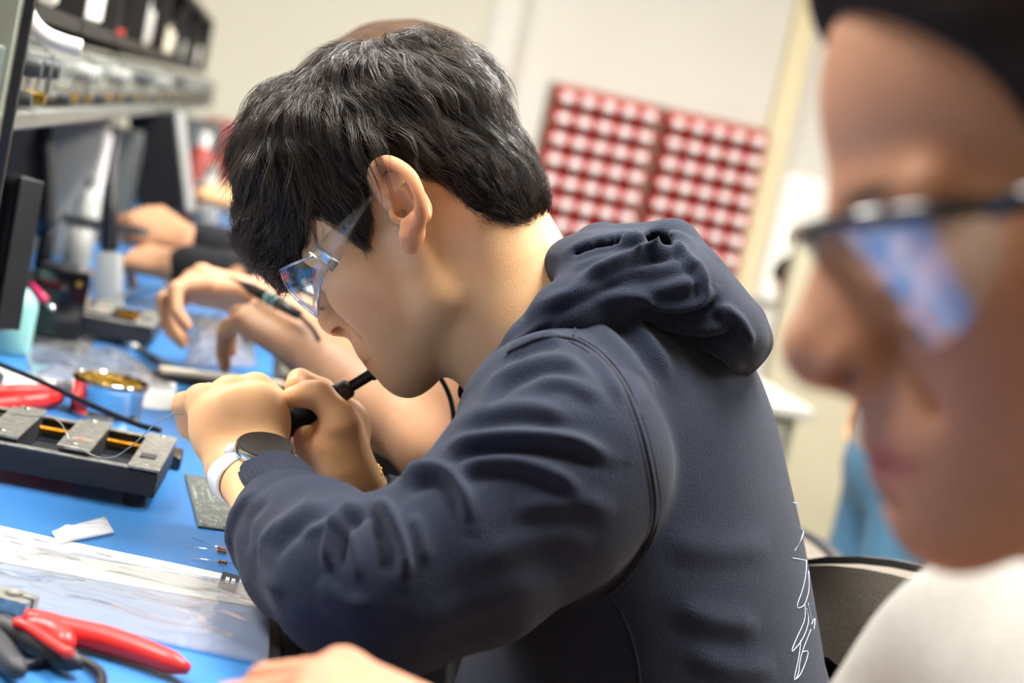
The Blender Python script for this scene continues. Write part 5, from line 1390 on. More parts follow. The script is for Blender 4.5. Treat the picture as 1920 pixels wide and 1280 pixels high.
    for s in (-1, 1):
        b = MB(); c0 = np.array([hp[0] - 410, hp[1] + 95 * s, 45]) * 0.001
        b.tube([c0 + [0.08, 0, 0], c0 + [0, 0, 0.005], c0 + [-0.09, 0, -0.005], c0 + [-0.15, 0, -0.012]], [0.040, 0.045, 0.040, 0.025], 14); b.build('shoe', BLACK_PL, root, smooth=True)
    return root
UP = np.array([0, 0, 1.0]); R_, D_, W_ = VR, VD, VW
# --- foreground student: face in profile at the right edge, white shirt
FP = pose_anchor((-0.975, 0.20), math.radians(2), (126, 24, 0), (1463, 662), 0.525, 0.00099)
PO_NECK = FP((-8, 140, 0)) * 1000
nk0 = PO_NECK + np.array([20, 0, -25]); 
FG_POLY = [(150, -115), (92, -92), (85, -81), (74, -68), (62, -53), (56, -43), (50, -29), (42, -18), (36, 0), (26, 6), (18, -10), (8, -36), (-14, -36), (-26, 0), (-38, 36), (-58, 48), (-120, 56), (-120, -170), (150, -170)]
armsL = dict(sh=nk0 + np.array([-10, -175, -70]), el=mm(1330, 1860, 0.60), wr=mm(925, 1470, 0.63), t=(mm(560, 1312, 0.655) - mm(925, 1470, 0.63)), n=-D_ - 0.25 * W_, side=W_, curl=(30, 35, 25), thumb=0.9)
armsR = dict(sh=nk0 + np.array([10, 175, -70]), el=nk0 + np.array([-120, 230, -300]), wr=nk0 + np.array([-330, 120, -200]), t=np.array([-1, -0.25, 0.1]), n=np.array([0, 0.3, 1.0]), side=np.array([0, -1, 0.3]), curl=(40, 50, 30))
fg = build_person('student in a white shirt and black-rimmed safety glasses, face blurred at the right edge', (0.42, 0.5, 0), FP, HAIR_DARK, SKIN_F, WHITE_CLOTH,
    (nk0, nk0 + np.array([60, 0, -190]), nk0 + np.array([130, 0, -430]), [66, 118, 130]), [armsL, armsR], hair_poly=FG_POLY, hair_label='short dark brown hair', head_h=2.2, h_arm=3.2,
    hair_ells=[((2, -62, 0), (98, 84, 82)), ((28, -68, 0), (63, 63, 79)), ((24, -36, 0), (44, 44, 80)), ((-34, -10, 0), (50, 54, 66)), ((-44, 18, 0), (36, 44, 56)), ((20, -30, 62), (30, 40, 16)), ((20, -30, -62), (30, 40, 16))])
g = empty('safety_glasses', FP((100, 0, 0)), 'black-rimmed safety glasses worn by the blurred student at the right edge', 'safety glasses')
us = np.linspace(-1, 1, 41); s_ = 74 * np.sin(us * np.pi / 2 * 0.98); fr = np.cos(us * np.pi / 2) ** 0.75
top = np.stack([64 + (110 - 64) * fr, -8 - 6 * fr, s_], 1)
b = MB(); b.tube([FP(q) for q in top], 0.0032, 10); b.build('brow_bar', BLACK_GL, g, smooth=True)
lob = np.sin(np.clip(np.abs(us), 0, 1) * np.pi) ** 0.8; nos = np.exp(-(s_ / 14) ** 2)
bot = np.stack([68 + (93 - 68) * fr - 2 * nos, 8 + 22 * lob - 2 * fr - 8 * nos, s_ * 0.98], 1)
rows = [top * (1 - v) + bot * v for v in np.linspace(0, 1, 8)]; Gm = np.stack(rows); ou = Gm - np.array([20, 0, 0]); ou[..., 1] = 0; ou /= np.linalg.norm(ou, axis=2, keepdims=True)
n = 41; m_ = 8; V = np.concatenate([(Gm + ou).reshape(-1, 3), (Gm - ou).reshape(-1, 3)]); K = n * m_; Q = []
for j in range(m_ - 1):
    for i in range(n - 1):
        a0 = j * n + i; Q += [(a0, a0 + 1, a0 + n + 1, a0 + n), (K + a0 + n, K + a0 + n + 1, K + a0 + 1, K + a0)]
link_mesh('lens', mesh_np('lens', FP(V), np.array(Q)), clear_mat('fg_lens', (0.90, 0.94, 0.99), 0.05, 0.04), g)
for sg in (-1, 1):
    b = MB(); b.tube([FP((69, -8, 73 * sg)), FP((40, -8, 77 * sg)), FP((0, -12, 79 * sg)), FP((-14, -4, 78 * sg))], [0.004, 0.0035, 0.003, 0.0025], 10); b.build('temple_arm', BLACK_GL, g, smooth=True)
# --- student behind: brown hair, bare forearms
P2 = pose_from_picture((-0.86, 0.50), math.radians(12), 1.46, (768, 326), 0.00117)
nk2 = P2((-8, 130, 0)) * 1000
a1 = dict(sh=mm(985, 600, 1.50), el=mm(820, 835, 1.50), wr=mm(572, 652, 1.63), t=mm(440, 560, 1.70) - mm(572, 652, 1.63), n=unit(-D_ * 0.6 + R_ * 0.5 - W_ * 0.6), side=unit(W_ - 0.3 * D_), curl=((22, 42, 30), (28, 48, 30), (38, 52, 30), (48, 52, 30)), r=(48, 39, 36, 26))
a2 = dict(sh=mm(990, 560, 1.85), el=mm(800, 735, 1.84), wr=mm(480, 560, 1.84), t=mm(375, 535, 1.80) - mm(480, 560, 1.84), n=unit(-D_ + 0.4 * W_), side=unit(-W_ - 0.2 * D_), curl=((40, 55, 35), (44, 58, 35), (50, 58, 35), (55, 58, 35)), r=(48, 40, 36, 26))
build_person('student with brown hair and bare forearms, working behind the navy hoodie', (0.45, 1.75, 0), P2, HAIR_BROWN, SKIN_P, BLACK_CLOTH, (nk2, nk2 + np.array([80, 0, -190]), nk2 + np.array([150, 0, -420])), [a1, a2], hair_label='brown hair', h_arm=2.8)
A_, E_ = px(470, 540, 1.69), px(560, 590, 1.60); d = unit(E_ - A_)
g = empty('soldering_pen', A_, 'black soldering pen with a mint ring in the pale hand', 'soldering iron')
b = MB(); b.tube([A_ - d * 0.06, A_ - d * 0.03, A_, px(515, 565, 1.645)], [0.0008, 0.002, 0.006, 0.007], 14); b.build('grip', FOAM, g, smooth=True)
b = MB(); b.tube([px(505, 560, 1.655), px(524, 570, 1.64)], [0.0074, 0.0074], 16); b.build('mint_ring', MINT, g, smooth=True)
b = MB(); b.tube([px(522, 569, 1.64), E_], [0.007, 0.005], 14); b.build('handle_end', BLACK_PL, g, smooth=True)
b = MB(); b.tube(spline([E_, px(585, 615, 1.59), px(606, 650, 1.6), px(640, 690, 1.66), px(660, 740, 1.74)], 8), 0.0026, 8); b.build('cord', CABLE, g, smooth=True)
# --- student in black further along
P3 = pose_from_picture((-0.9, 0.40), math.radians(10), 2.2, (700, 330))
nk3 = P3((-8, 130, 0)) * 1000
a1 = dict(sh=mm(830, 470, 2.15), el=mm(560, 560, 2.15), wr=mm(338, 500, 2.22), t=mm(250, 482, 2.26) - mm(338, 500, 2.22), n=unit(-D_ - 0.4 * W_), side=W_, curl=((30, 40, 25),) * 4)
a2 = dict(sh=mm(830, 430, 2.5), el=mm(600, 520, 2.5), wr=mm(352, 455, 2.36), t=mm(250, 392, 2.38) - mm(352, 455, 2.36), n=unit(-D_ - 0.6 * W_ + 0.3 * R_), side=-W_ - 0.5 * D_, curl=((40, 50, 25),) * 4)
build_person('student in black long sleeves, third along the bench, only hands in view', (0.45, 2.35, 0), P3, HAIR_DARK, SKIN_P, BLACK_CLOTH, (nk3, nk3 + np.array([70, 0, -190]), nk3 + np.array([140, 0, -430])), [a1, a2], sleeve='long', hair_label='dark hair')
# --- student at the far end with a hand on the mouse
P4 = pose_from_picture((-0.95, 0.30), math.radians(10), 3.1, (720, 300))
nk4 = P4((-8, 130, 0)) * 1000
a1 = dict(sh=mm(800, 410, 3.05), el=mm(640, 440, 3.0), wr=mm(452, 385, 3.05), t=mm(365, 352, 3.1) - mm(452, 385, 3.05), n=unit(-D_ - 0.2 * W_), side=W_, curl=((20, 35, 20),) * 4)
a2 = dict(sh=mm(800, 390, 3.4), el=mm(660, 410, 3.4), wr=mm(500, 370, 3.4), t=mm(420, 350, 3.4) - mm(500, 370, 3.4), n=-D_, side=-W_, curl=((20, 35, 20),) * 4)
build_person('student at the far end of the bench with one hand on a mouse', (0.45, 3.1, 0), P4, HAIR_DARK, SKIN, GREY_CLOTH, (nk4, nk4 + np.array([70, 0, -190]), nk4 + np.array([140, 0, -430])), [a1, a2], hair_label='dark hair')
g = empty('computer_mouse', on_z(368, 382, TZ), 'dark computer mouse under the farthest hand', 'mouse')
pm = on_z(366, 384, TZ); b = MB(); b.lathe([(0.0, 0.0), (0.033, 0.0), (0.034, 0.006), (0.028, 0.022), (0.012, 0.032), (0.0, 0.033)], Matrix.Translation(pm) @ Matrix.Diagonal((1.5, 1, 1, 1)), 28); b.build('shell', BLACK_PL, g, smooth=True)
b = MB(); b.tube([pm + [-0.03, 0, 0.026], pm + [-0.022, 0, 0.030], pm + [-0.014, 0, 0.031]], 0.004, 8); b.build('wheel', GREY_PL, g, smooth=True)
# --- far visitor in pink behind the side counter, mostly hidden by the blurred nose
P5 = pose_from_picture((-0.95, 0.25), math.radians(15), 5.25, (1512, 548))
nk5 = P5((-8, 125, 0)) * 1000
a1 = dict(sh=mm(1500, 640, 5.15), el=mm(1455, 740, 5.1), wr=mm(1420, 800, 5.05), t=-R_ + 0.3 * D_, n=unit(-D_ - W_), side=W_, curl=((30, 40, 20),) * 4)
a2 = dict(sh=mm(1500, 632, 5.5), el=mm(1450, 735, 5.5), wr=mm(1415, 800, 5.1), t=-R_ + 0.3 * D_, n=-D_, side=-W_, curl=((30, 40, 20),) * 4)
build_person('far visitor in a pink shirt behind the side counter', (1.15, 5.3, 0), P5, HAIR_DARK, SKIN_P, PINK_CLOTH, (nk5, nk5 + np.array([20, 0, -190]), nk5 + np.array([50, 0, -440])), [a1, a2], hair_label='dark hair', h_arm=4.0, trousers=BLACK_CLOTH)
# --- visitor in blue jeans standing beyond the partition, upper body behind the blurred face
b6 = lambda x, y, d=3.6: mm(x, y, d)
P6 = pose_from_picture((-0.97, 0.24), math.radians(15), 3.5, (1850, 215))
nk6 = P6((-8, 125, 0)) * 1000; hip6 = b6(1700, 850, 3.62)
a1 = dict(sh=nk6 + np.array([0, -185, -70]), el=nk6 + np.array([30, -225, -340]), wr=nk6 + np.array([-60, -215, -560]), t=np.array([-0.3, 0, -1.0]), n=np.array([0, -1.0, 0]), side=np.array([-1.0, 0, 0]), curl=((20, 30, 20),) * 4)
a2 = dict(a1); a2.update(sh=nk6 + np.array([0, 185, -70]), el=nk6 + np.array([30, 225, -340]), wr=nk6 + np.array([-60, 215, -560]), n=np.array([0, 1.0, 0]))
root6 = empty('person', (hip6[0] / 1000, hip6[1] / 1000, 0), 'standing visitor in blue jeans beyond the cream partition', 'person')
F, V, Q, red, dark, spots = coarse_head(4.0); parts = [(P6(V), Q[:, ::-1] if P6.flip else Q)]
for a in (a1, a2):
    lo, hi = box_of([a['sh'], a['el'], a['wr'], a['wr'] + unit(a['t']) * 190], 80); G = Field(lo, hi, 4.0)
    G.chain([a['sh'], a['el'], a['wr']], [46, 38, 27], k=16); simple_hand(G, a['wr'], a['t'], a['n'], a['side'], 1.0, a['curl']); v, q = G.mesh(1); parts.append((v * 0.001, q))
W, Q2 = join_np(parts); link_mesh('body', mesh_np('body', W, Q2), SKIN_P, root6)
H = hair_cap(SHORT_POLY); v, q = H.mesh(1); link_mesh('hair', mesh_np('hair', P6(v), q[:, ::-1] if P6.flip else q), HAIR_BROWN, root6)
lo, hi = box_of([nk6, hip6, a1['sh'], a2['sh'], a1['el'], a2['el']], 170); T = Field(lo, hi, 7.0)
T.chain([nk6, (nk6 + hip6) / 2, hip6], [60, 118, 125], k=40); T.cone(a1['sh'], a2['sh'], 60, 60, k=30)
for a in (a1, a2): T.cone(a['sh'], a['sh'] * 0.5 + a['el'] * 0.5, 60, 54, k=16)
v, q = T.mesh(2); link_mesh('shirt', mesh_np('shirt', v * 0.001, q), GREY_CLOTH, root6)
lo, hi = box_of([hip6 + [-200, -240, 120], [hip6[0] + 200, hip6[1] + 240, 60]], 60); J = Field(lo, hi, 9.0)
J.ell(hip6 - [0, 0, 40], (130, 170, 130))
for s in (-1, 1): J.chain([hip6 + [0, 85 * s, -60], np.array([hip6[0] - 20, hip6[1] + 95 * s, hip6[2] * 0.52]), np.array([hip6[0] + 20, hip6[1] + 105 * s, 70])], [92, 66, 54], k=25)
v, q = J.mesh(1); link_mesh('jeans', mesh_np('jeans', v * 0.001, q), JEANS, root6)
for s in (-1, 1):
    c0 = np.array([hip6[0], hip6[1] + 105 * s, 40]) * 0.001; b = MB(); b.tube([c0 + [0.08, 0, 0], c0, c0 + [-0.10, 0, -0.004], c0 + [-0.17, 0, -0.012]], [0.036, 0.04, 0.036, 0.024], 14); b.build('shoe', WHITE_PL, root6, smooth=True)
# ---------------------------------------------------------------- chairs
def chair(loc, rz, label, fab=CHAIR_FAB, back_h=0.98):
    g = empty('swivel_chair', loc, label, 'chair', 'bench chairs', rz)
    def part(name, m, fn, sm=True, par=None): b = MB(); fn(b); return b.build(name, m, par or g, smooth=sm, world=False, sharp=45)
    part('seat', fab, lambda b: b.box((-0.23, -0.23, 0.40), (0.23, 0.23, 0.455), 0.022, seg=3))
    # backrest: curved padded panel
    def back(b, t0, t1, grow):
        n, m = 14, 10; fr = {}; 
        for lay, tt in ((0, t0), (1, t1)):
            for i in range(n + 1):
                for j in range(m + 1):
                    u, v = i / n * 2 - 1, j / m * 2 - 1
                    rx = (1 - abs(v) ** 3.2 * 0.30) * (0.225 + grow); rzv = (1 - abs(u) ** 3.2 * 0.22) * ((back_h - 0.56) / 2 + grow)
                    fr[lay, i, j] = b.bm.verts.new((0.235 + tt - 0.05 * u * u + 0.02 * v * v, u * rx, 0.56 + (back_h - 0.56) / 2 + v * rzv))
        for i in range(n):
            for j in range(m):
                b.bm.faces.new((fr[0, i, j], fr[0, i + 1, j], fr[0, i + 1, j + 1], fr[0, i, j + 1])); b.bm.faces.new((fr[1, i, j], fr[1, i, j + 1], fr[1, i + 1, j + 1], fr[1, i + 1, j]))
        for i in range(n):
            for j in (0, m): b.bm.faces.new((fr[0, i, j], fr[0, i + 1, j], fr[1, i + 1, j], fr[1, i, j]))
        for j in range(m):
            for i in (0, n): b.bm.faces.new((fr[0, i, j], fr[0, i, j + 1], fr[1, i, j + 1], fr[1, i, j]))
    bk = part('backrest', fab, lambda b: back(b, -0.022, 0.022, 0.0))
    part('edge_piping', RUBBER, lambda b: back(b, 0.018, 0.032, 0.006), True, bk)
    part('back_bar', RUBBER, lambda b: b.tube([(0.0, 0, 0.39), (0.24, 0, 0.39), (0.285, 0, 0.45), (0.285, 0, 0.70)], 0.014, 10))
    part('column', DGREY_PL, lambda b: b.lathe([(0.028, 0.08), (0.028, 0.25), (0.02, 0.25), (0.02, 0.41)], None, 20))
    for i in range(5):
        a = i * 2 * math.pi / 5; p = Vector((math.cos(a), math.sin(a), 0))
        lg = part('base_leg', RUBBER, lambda b: b.tube([p * 0.02 + Vector((0, 0, 0.10)), p * 0.16 + Vector((0, 0, 0.085)), p * 0.28 + Vector((0, 0, 0.065))], [0.024, 0.02, 0.014], 10))
        part('caster', RUBBER, lambda b: b.lathe([(0.0, -0.012), (0.024, -0.012), (0.026, 0.0), (0.024, 0.012), (0.0, 0.012)], Matrix.Translation(p * 0.28 + Vector((0, 0, 0.0265))) @ Matrix.Rotation(a, 4, 'Z') @ Matrix.Rotation(math.pi / 2, 4, 'X'), 18), True, lg)
    return g
cp = px(1835, 1172, 1.22); _t = 0.6
chair((cp[0] - 0.25 * math.cos(_t), cp[1] - 0.25 * math.sin(_t), 0), _t, 'taupe swivel chair with black edge piping behind the navy hoodie', back_h=cp[2] + 0.02)
chair((0.49, 0.40, 0), 0.0, 'taupe swivel chair under the student in the white shirt', back_h=0.80)
chair((0.44, 1.72, 0), 0.0, 'taupe swivel chair under the student with brown hair', back_h=0.70)
chair((0.47, 2.35, 0), 0.0, 'taupe swivel chair under the student in black', back_h=0.70)
chair((0.47, 3.12, 0), 0.0, 'taupe swivel chair under the farthest bench student', back_h=0.70)

# ---------------------------------------------------------------- monitors and stands at the back of the bench
def slab(name, label, ctr, xdir, ydir, w, h, t, face, rim, cat='monitor', bev=0.012, group='monitors along the bench', foot=True, edge='left'):
    """screen panel: centre, width dir, height dir (world)"""
    g = empty(name, [ctr[0], ctr[1], TZ], label, cat, group); M = frame(ctr, xdir, ydir)
    b = MB(); b.box((-w / 2, -h / 2, -t / 2), (w / 2, h / 2, t / 2), min(bev, t * 0.48), M, 3); b.build('housing', rim, g, smooth=True, sharp=50)
    b = MB(); b.box((-w / 2 + 0.008, -h / 2 + 0.008, t / 2 - 0.001), (w / 2 - 0.008, h / 2 - 0.008, t / 2 + 0.001), 0.0008, M); b.build('screen', face, g)
    e0 = (-w / 2 - 0.004, -w / 2 + 0.004) if edge == 'left' else (w / 2 - 0.004, w / 2 + 0.012)
    b = MB(); b.box((e0[0], -h / 2 * 0.96, -t / 2 * 0.9), (e0[1], h / 2 * 0.96, t / 2 * 0.95), 0.001, M); b.build('edge_trim', BLACK_PL if w > 0.18 else SILV, g)
    if foot:
        c = np.array(M @ Vector((0, -h / 2 * 0.6, -t / 2)))
        b = MB(); b.tube([c, np.array([c[0], c[1], TZ + 0.02])], 0.012, 10); b.build('stem', BLACK_PL, g, smooth=True)
        b = MB(); b.lathe([(0.0, 0), (0.07, 0.0), (0.07, 0.006), (0.03, 0.014), (0.0, 0.014)], Matrix.Translation((c[0], c[1], TZ)), 28); b.build('foot', BLACK_PL, g, smooth=True, sharp=50)
    return g
# nearest: dark rounded panel seen almost edge-on at the left border
def tilted_panel(name, label, tl, bl, d, wdir, w, t, rim, face, grp='monitors along the bench', edge='left'):
    top, bot = px(*tl, d), px(*bl, d); up = unit(top - bot); ctr = (top + bot) / 2; wd = np.asarray(wdir, float); wd = unit(wd - up * (wd @ up))
    return slab(name, label, ctr + wd * (w / 2), wd, up, w, np.linalg.norm(top - bot), t, face, rim, group=grp, edge=edge)
NSCR = mat('dark_screen', lin('14161c'), 0.15)
tilted_panel('monitor', 'black rounded monitor edge at the left border above the mint bottle', (58, 330), (10, 622), 1.45, -R_ * 0.75 + W_ * 0.66, 0.20, 0.026, BLACK_PL, NSCR)
tilted_panel('monitor', 'dark monitor with a pale edge behind the mint bottle', (66, 262), (74, 445), 2.3, R_ * 0.36 - W_ * 0.93, 0.17, 0.022, BLACK_PL, NSCR)
tilted_panel('monitor', 'black monitor with a silver edge beside the hand on the mouse', (240, 212), (262, 408), 3.0, R_ * 0.95 + W_ * 0.25, 0.092, 0.02, BLACK_PL, NSCR, edge='right')
# black box on a base plate
pb = on_z(100, 648, TZ); g = empty('black_box', [pb[0], pb[1], TZ], 'black box on a base plate between bottle and far vise', 'box')
b = MB(); b.box((-0.033, 0.0, 0.006), (0.026, 0.06, 0.088), 0.003); b.build('housing', BLACK_GL, g, world=False)
b = MB(); b.box((-0.045, -0.012, 0.0), (0.038, 0.07, 0.008), 0.002); b.build('base_plate', BLACK_PL, g, world=False)
b = MB(); b.lathe([(0.004, 0), (0.004, 0.004), (0, 0.004)], Matrix.Translation((0.016, -0.003, 0.075)) @ Matrix.Rotation(math.pi / 2, 4, 'X'), 14); b.build('knob', BRASS, g, world=False, smooth=True, sharp=40)
a, e = px(58, 535, 1.75), px(84, 562, 1.72)
g = empty('marker_pen', e, 'small magenta tool tip beside the mint bottle', 'pen')
b = MB(); b.tube([a, e], [0.004, 0.005], 10); b.build('barrel', mat('magenta_plastic', lin('c0285a'), 0.4), g, smooth=True)
b = MB(); b.tube([e, e + (e - a) * 0.6], [0.003, 0.002], 10); b.build('metal_end', CHROME, g, smooth=True)
# helping-hand clamp stand
ps = on_z(205, 566, TZ); g = empty('clamp_stand', ps, 'grey and black clamp stand rising behind the far vise', 'stand')
b = MB(); b.tube([px(205, 470, 2.16), px(208, 380, 2.16), px(212, 300, 2.18), px(222, 240, 2.20)], [0.012, 0.010, 0.006, 0.004], 10); b.build('post', BLACK_PL, g, smooth=True)
M = frame(px(205, 530, 2.14), R_, -D_); b = MB(); b.box((-0.016, -0.045, -0.016), (0.016, 0.04, 0.016), 0.006, M, 2); b.build('clamp_body', GREY_PL, g, smooth=True, sharp=50)
b = MB(); b.tube([px(205, 560, 2.14), np.array([*px(205, 560, 2.14)[:2], TZ + 0.002])], [0.018, 0.024], 14); b.build('base', GREY_PL, g, smooth=True)
b = MB(); b.tube([px(220, 555, 2.12), px(280, 545, 2.10), px(335, 528, 2.08)], 0.0025, 8); b.build('wire_arm', CHROME, g, smooth=True)
# bar held by the far hands
a, e = px(122, 408, 2.3), px(272, 436, 2.28); M = frame((a + e) / 2, e - a, -D_)
g = empty('heat_sink_bar', (a + e) / 2, 'dark flat bar held by the hands with black sleeves', 'bar')
b = MB(); L_ = np.linalg.norm(e - a); b.box((-L_ / 2, -0.006, -0.015), (L_ / 2, 0.006, 0.015), 0.002, M); b.build('plate', DGREY_PL, g)
for i in range(6):
    b = MB(); b.box((-L_ / 2 + 0.01 + i * 0.017, -0.012, -0.012), (-L_ / 2 + 0.014 + i * 0.017, -0.006, 0.012), 0, M); b.build('fin', GREY_PL, g)
# ---------------------------------------------------------------- instrument shelf along the back of the bench
SX = -0.34
def shelf_x(y): return -0.36 + 0.035 * (y - 2.0)
SHELFM = mat('shelf_grey', lin('686a66'), 0.5)
INST1 = mat('instrument_grey', lin('565a59'), 0.5); INST2 = mat('instrument_pale', lin('6e706a'), 0.5)
sh = empty('riser_shelf', (-0.45, 3.6, TZ), 'pale grey riser shelf carrying instruments along the back of the bench', 'shelf')
b = MB(); b.box((-0.74, 1.15, 0.997), (-0.215, 5.75, 1.015), 0.003); b.build('deck', SHELFM, sh)
b = MB(); b.box((-0.54, 1.3, TZ), (-0.528, 5.7, 0.997)); b.build('back_board', mat('darkening_charcoal', lin('33332f'), 0.7), sh)  # added dark sheet that gives the space under the shelf its darkness
for y in (1.40, 2.9, 4.2, 5.7):
    for x in (-0.70, -0.31):
        b = MB(); b.box((x - 0.012, y - 0.012, TZ), (x + 0.012, y + 0.012, 0.997)); b.build('post', DGREY_PL, sh)
def instrument(y, w, h, d, label, body, kind):
    k_ = int(y * 10)
    x = -0.228; z = 1.015
    g = empty('test_instrument', (x, y, z), label, 'instrument', 'instruments on the riser shelf')
    def part(name, m, fn, sm=False, par=None): b = MB(); fn(b); return b.build(name, m, par or g, smooth=sm, world=False, sharp=45 if sm else None)
    part('case', body, lambda b: b.box((-d, 0, 0.004), (0, w, h), 0.006, seg=2), True)
    fp = part('front_panel', INST1 if k_ % 2 else INST2, lambda b: b.box((0, 0.006, 0.010), (0.006, w - 0.006, h - 0.006), 0.002))
    def knob(y_, z_, r): part('knob', GREY_PL if kind else DGREY_PL, lambda b: b.lathe([(r, 0), (r, 0.012), (r * 0.8, 0.018), (0, 0.018)], Matrix.Translation((0.006, y_, z_)) @ Matrix.Rotation(math.pi / 2, 4, 'Y'), 20), True, fp)
    part('display', mat('instrument_display', lin('5f6a68'), 0.2), lambda b: b.box((0.005, w * 0.08, h * 0.35), (0.0075, w * 0.5, h * 0.85), 0.001), False, fp)
    for i in range(3): knob(w * (0.6 + 0.14 * i), h * 0.68, 0.010)
    for i in range(4): part('socket', BRASS if i % 2 else DGREY_PL, lambda b: b.lathe([(0.006, 0), (0.006, 0.014), (0.004, 0.014)], Matrix.Translation((0.006, w * (0.2 + 0.2 * i), h * 0.2)) @ Matrix.Rotation(math.pi / 2, 4, 'Y'), 14), True, fp)
    for yy in (0.03, w - 0.03):
        part('foot', RUBBER, lambda b: b.lathe([(0.01, 0), (0.01, 0.005)], Matrix.Translation((-0.02, yy, 0)), 12))
    return g
for y, w, h, lab, bd, k in ((1.20, 0.42, 0.060, 'grey bench instrument nearest the camera on the shelf', GREY_PL, 0), (1.66, 0.30, 0.060, 'grey instrument with white knobs, second on the shelf', LGREY_PL, 1), (2.0, 0.34, 0.064, 'pale instrument in the middle of the shelf', LGREY_PL, 1), (2.4, 0.36, 0.064, 'grey instrument past the middle of the shelf', GREY_PL, 0), (2.82, 0.40, 0.066, 'white instrument near the far end of the shelf', WHITE_PL, 1), (3.3, 0.46, 0.068, 'grey instrument at the far end of the shelf', GREY_PL, 0), (3.85, 0.5, 0.07, 'pale instrument fourth from the wall end of the shelf', LGREY_PL, 1), (4.45, 0.5, 0.07, 'light grey instrument close to the wall end', GREY_PL, 1), (5.1, 0.5, 0.07, 'last pale instrument on the shelf by the wall', LGREY_PL, 1)):
    instrument(y, w, h, 0.26, lab, INST1 if bd is GREY_PL else INST2, k)
# upper black cubby cabinet
cb = empty('cubby_cabinet', (-0.55, 3.6, 1.03), 'tall black cubby cabinet above the instrument shelf', 'cabinet')
CBM = mat('cubby_black', lin('1d1c1a'), 0.6)
cx0, cx1 = -0.70, -0.245; zt = 1.275
cys = [1.25, 1.62, 2.0, 2.4, 2.85, 3.35, 3.95, 4.6, 5.3]
for y in cys: b = MB(); b.box((cx0, y, 1.10), (cx1, y + 0.018, zt)); b.build('divider', CBM, cb)
for z in (1.10, zt - 0.018): b = MB(); b.box((cx0, cys[0], z), (cx1, cys[-1] + 0.018, z + 0.016)); b.build('shelf_board', CBM, cb)
b = MB(); b.box((cx0 - 0.012, cys[0], 1.10), (cx0, cys[-1] + 0.018, zt)); b.build('back_board', CBM, cb)
for y in (cys[0], 3.36, cys[-1]):
    for x in (cx0 + 0.02, -0.54):
        b = MB(); b.box((x, y, 1.015), (x + 0.012, y + 0.012, 1.10)); b.build('support', CBM, cb)
rng = random.Random(11)
kinds = [('parts_cup', 'cup', LGREY_PL), ('parts_jar', 'jar', mat('jar_cream', lin('d8d2bd'), 0.5)), ('spool', 'spool', mat('spool_red', lin('a8352e'), 0.5)), ('parts_cup', 'cup', WHITE_PL)]
rows = {1.116: 'open'}
for zi, (z, rn) in enumerate(rows.items()):
    for ci in range(len(cys) - 1):
        nm, cat, mt = kinds[rng.randrange(4)]; y = (cys[ci] + cys[ci + 1]) / 2 + rng.uniform(-0.06, 0.06); x = cx1 - 0.045; r = rng.uniform(0.032, 0.046); h = rng.uniform(0.06, 0.11)
        ordn = ['first', 'second', 'third', 'fourth', 'fifth', 'sixth', 'seventh', 'eighth'][ci]
        g = empty(nm, (x, y, z), '%s in the %s row of the black cubbies, %s from the camera' % ({'cup': 'pale cup', 'jar': 'cream jar', 'spool': 'red spool'}[cat], rn, ordn), cat, 'things in the cubbies')
        b = MB(); b.lathe([(0, 0), (r * 0.8, 0), (r, h * 0.12), (r, h * 0.8), (r * 0.75, h * 0.86), (r * 0.75, h)] if cat != 'spool' else [(0, 0), (r, 0), (r, h * 0.1), (r * 0.55, h * 0.12), (r * 0.55, h * 0.85), (r, h * 0.88), (r, h), (0, h)], None, 24); b.build('vessel' if cat != 'spool' else 'reel', mt, g, smooth=True, world=False, sharp=45)
        b = MB(); b.lathe([(r * 0.8, h * 1.001), (r * 0.8, h * 1.12), (r * 0.3, h * 1.15), (0, h * 1.15)], None, 24); b.build('lid' if cat != 'spool' else 'hub_cap', DGREY_PL, g, smooth=True, world=False, sharp=45)
# white tube arm and dark upright at the far left
cable('white_hose', 'white bent hose at the top left above the shelf', [px(45, -30, 1.40), px(50, 25, 1.40), px(75, 60, 1.41), px(110, 78, 1.42), (px(150, 90, 1.43))], 0.008, WHITE_PL)
pu = px(34, 120, 1.30); g = empty('upright_panel', (pu[0], pu[1], TZ), 'grey-green panel on a dark upright at the left border', 'panel')
b = MB(); b.box((-0.003, -0.004, 0), (0.005, 0.004, 0.62), 0.001); b.build('upright', BLACK_PL, g, world=False)
b = MB(); b.box((-0.16, -0.006, 0.06), (-0.004, 0.006, 0.62), 0.003); b.build('panel_sheet', mat('panel_sage', lin('9a9f92'), 0.5), g, world=False)
# small clutter under the shelf along the bench
clut = [(150, 215, 2.6, 'white', 'pale carton under the shelf behind the second monitor', 'carton', 0.05, 0.09), (205, 235, 2.9, 'grey', 'grey power supply under the shelf', 'power supply', 0.06, 0.08), (175, 330, 2.5, 'white', 'white bottle standing behind the clamp stand', 'bottle', 0.02, 0.07), (385, 250, 3.6, 'red', 'red reel near the far monitor', 'reel', 0.035, 0.05), (400, 310, 3.5, 'white', 'white pot beside the far hand', 'pot', 0.03, 0.05), (160, 400, 2.35, 'white', 'white squeeze bottle left of the clamp stand', 'bottle', 0.02, 0.09), (300, 395, 2.7, 'black', 'black tape reel in front of the far monitor', 'reel', 0.03, 0.03), (420, 225, 4.6, 'red', 'dull red box at the far end of the bench', 'box', 0.05, 0.05), (375, 200, 3.9, 'grey', 'grey meter at the far end of the bench', 'meter', 0.06, 0.06)]
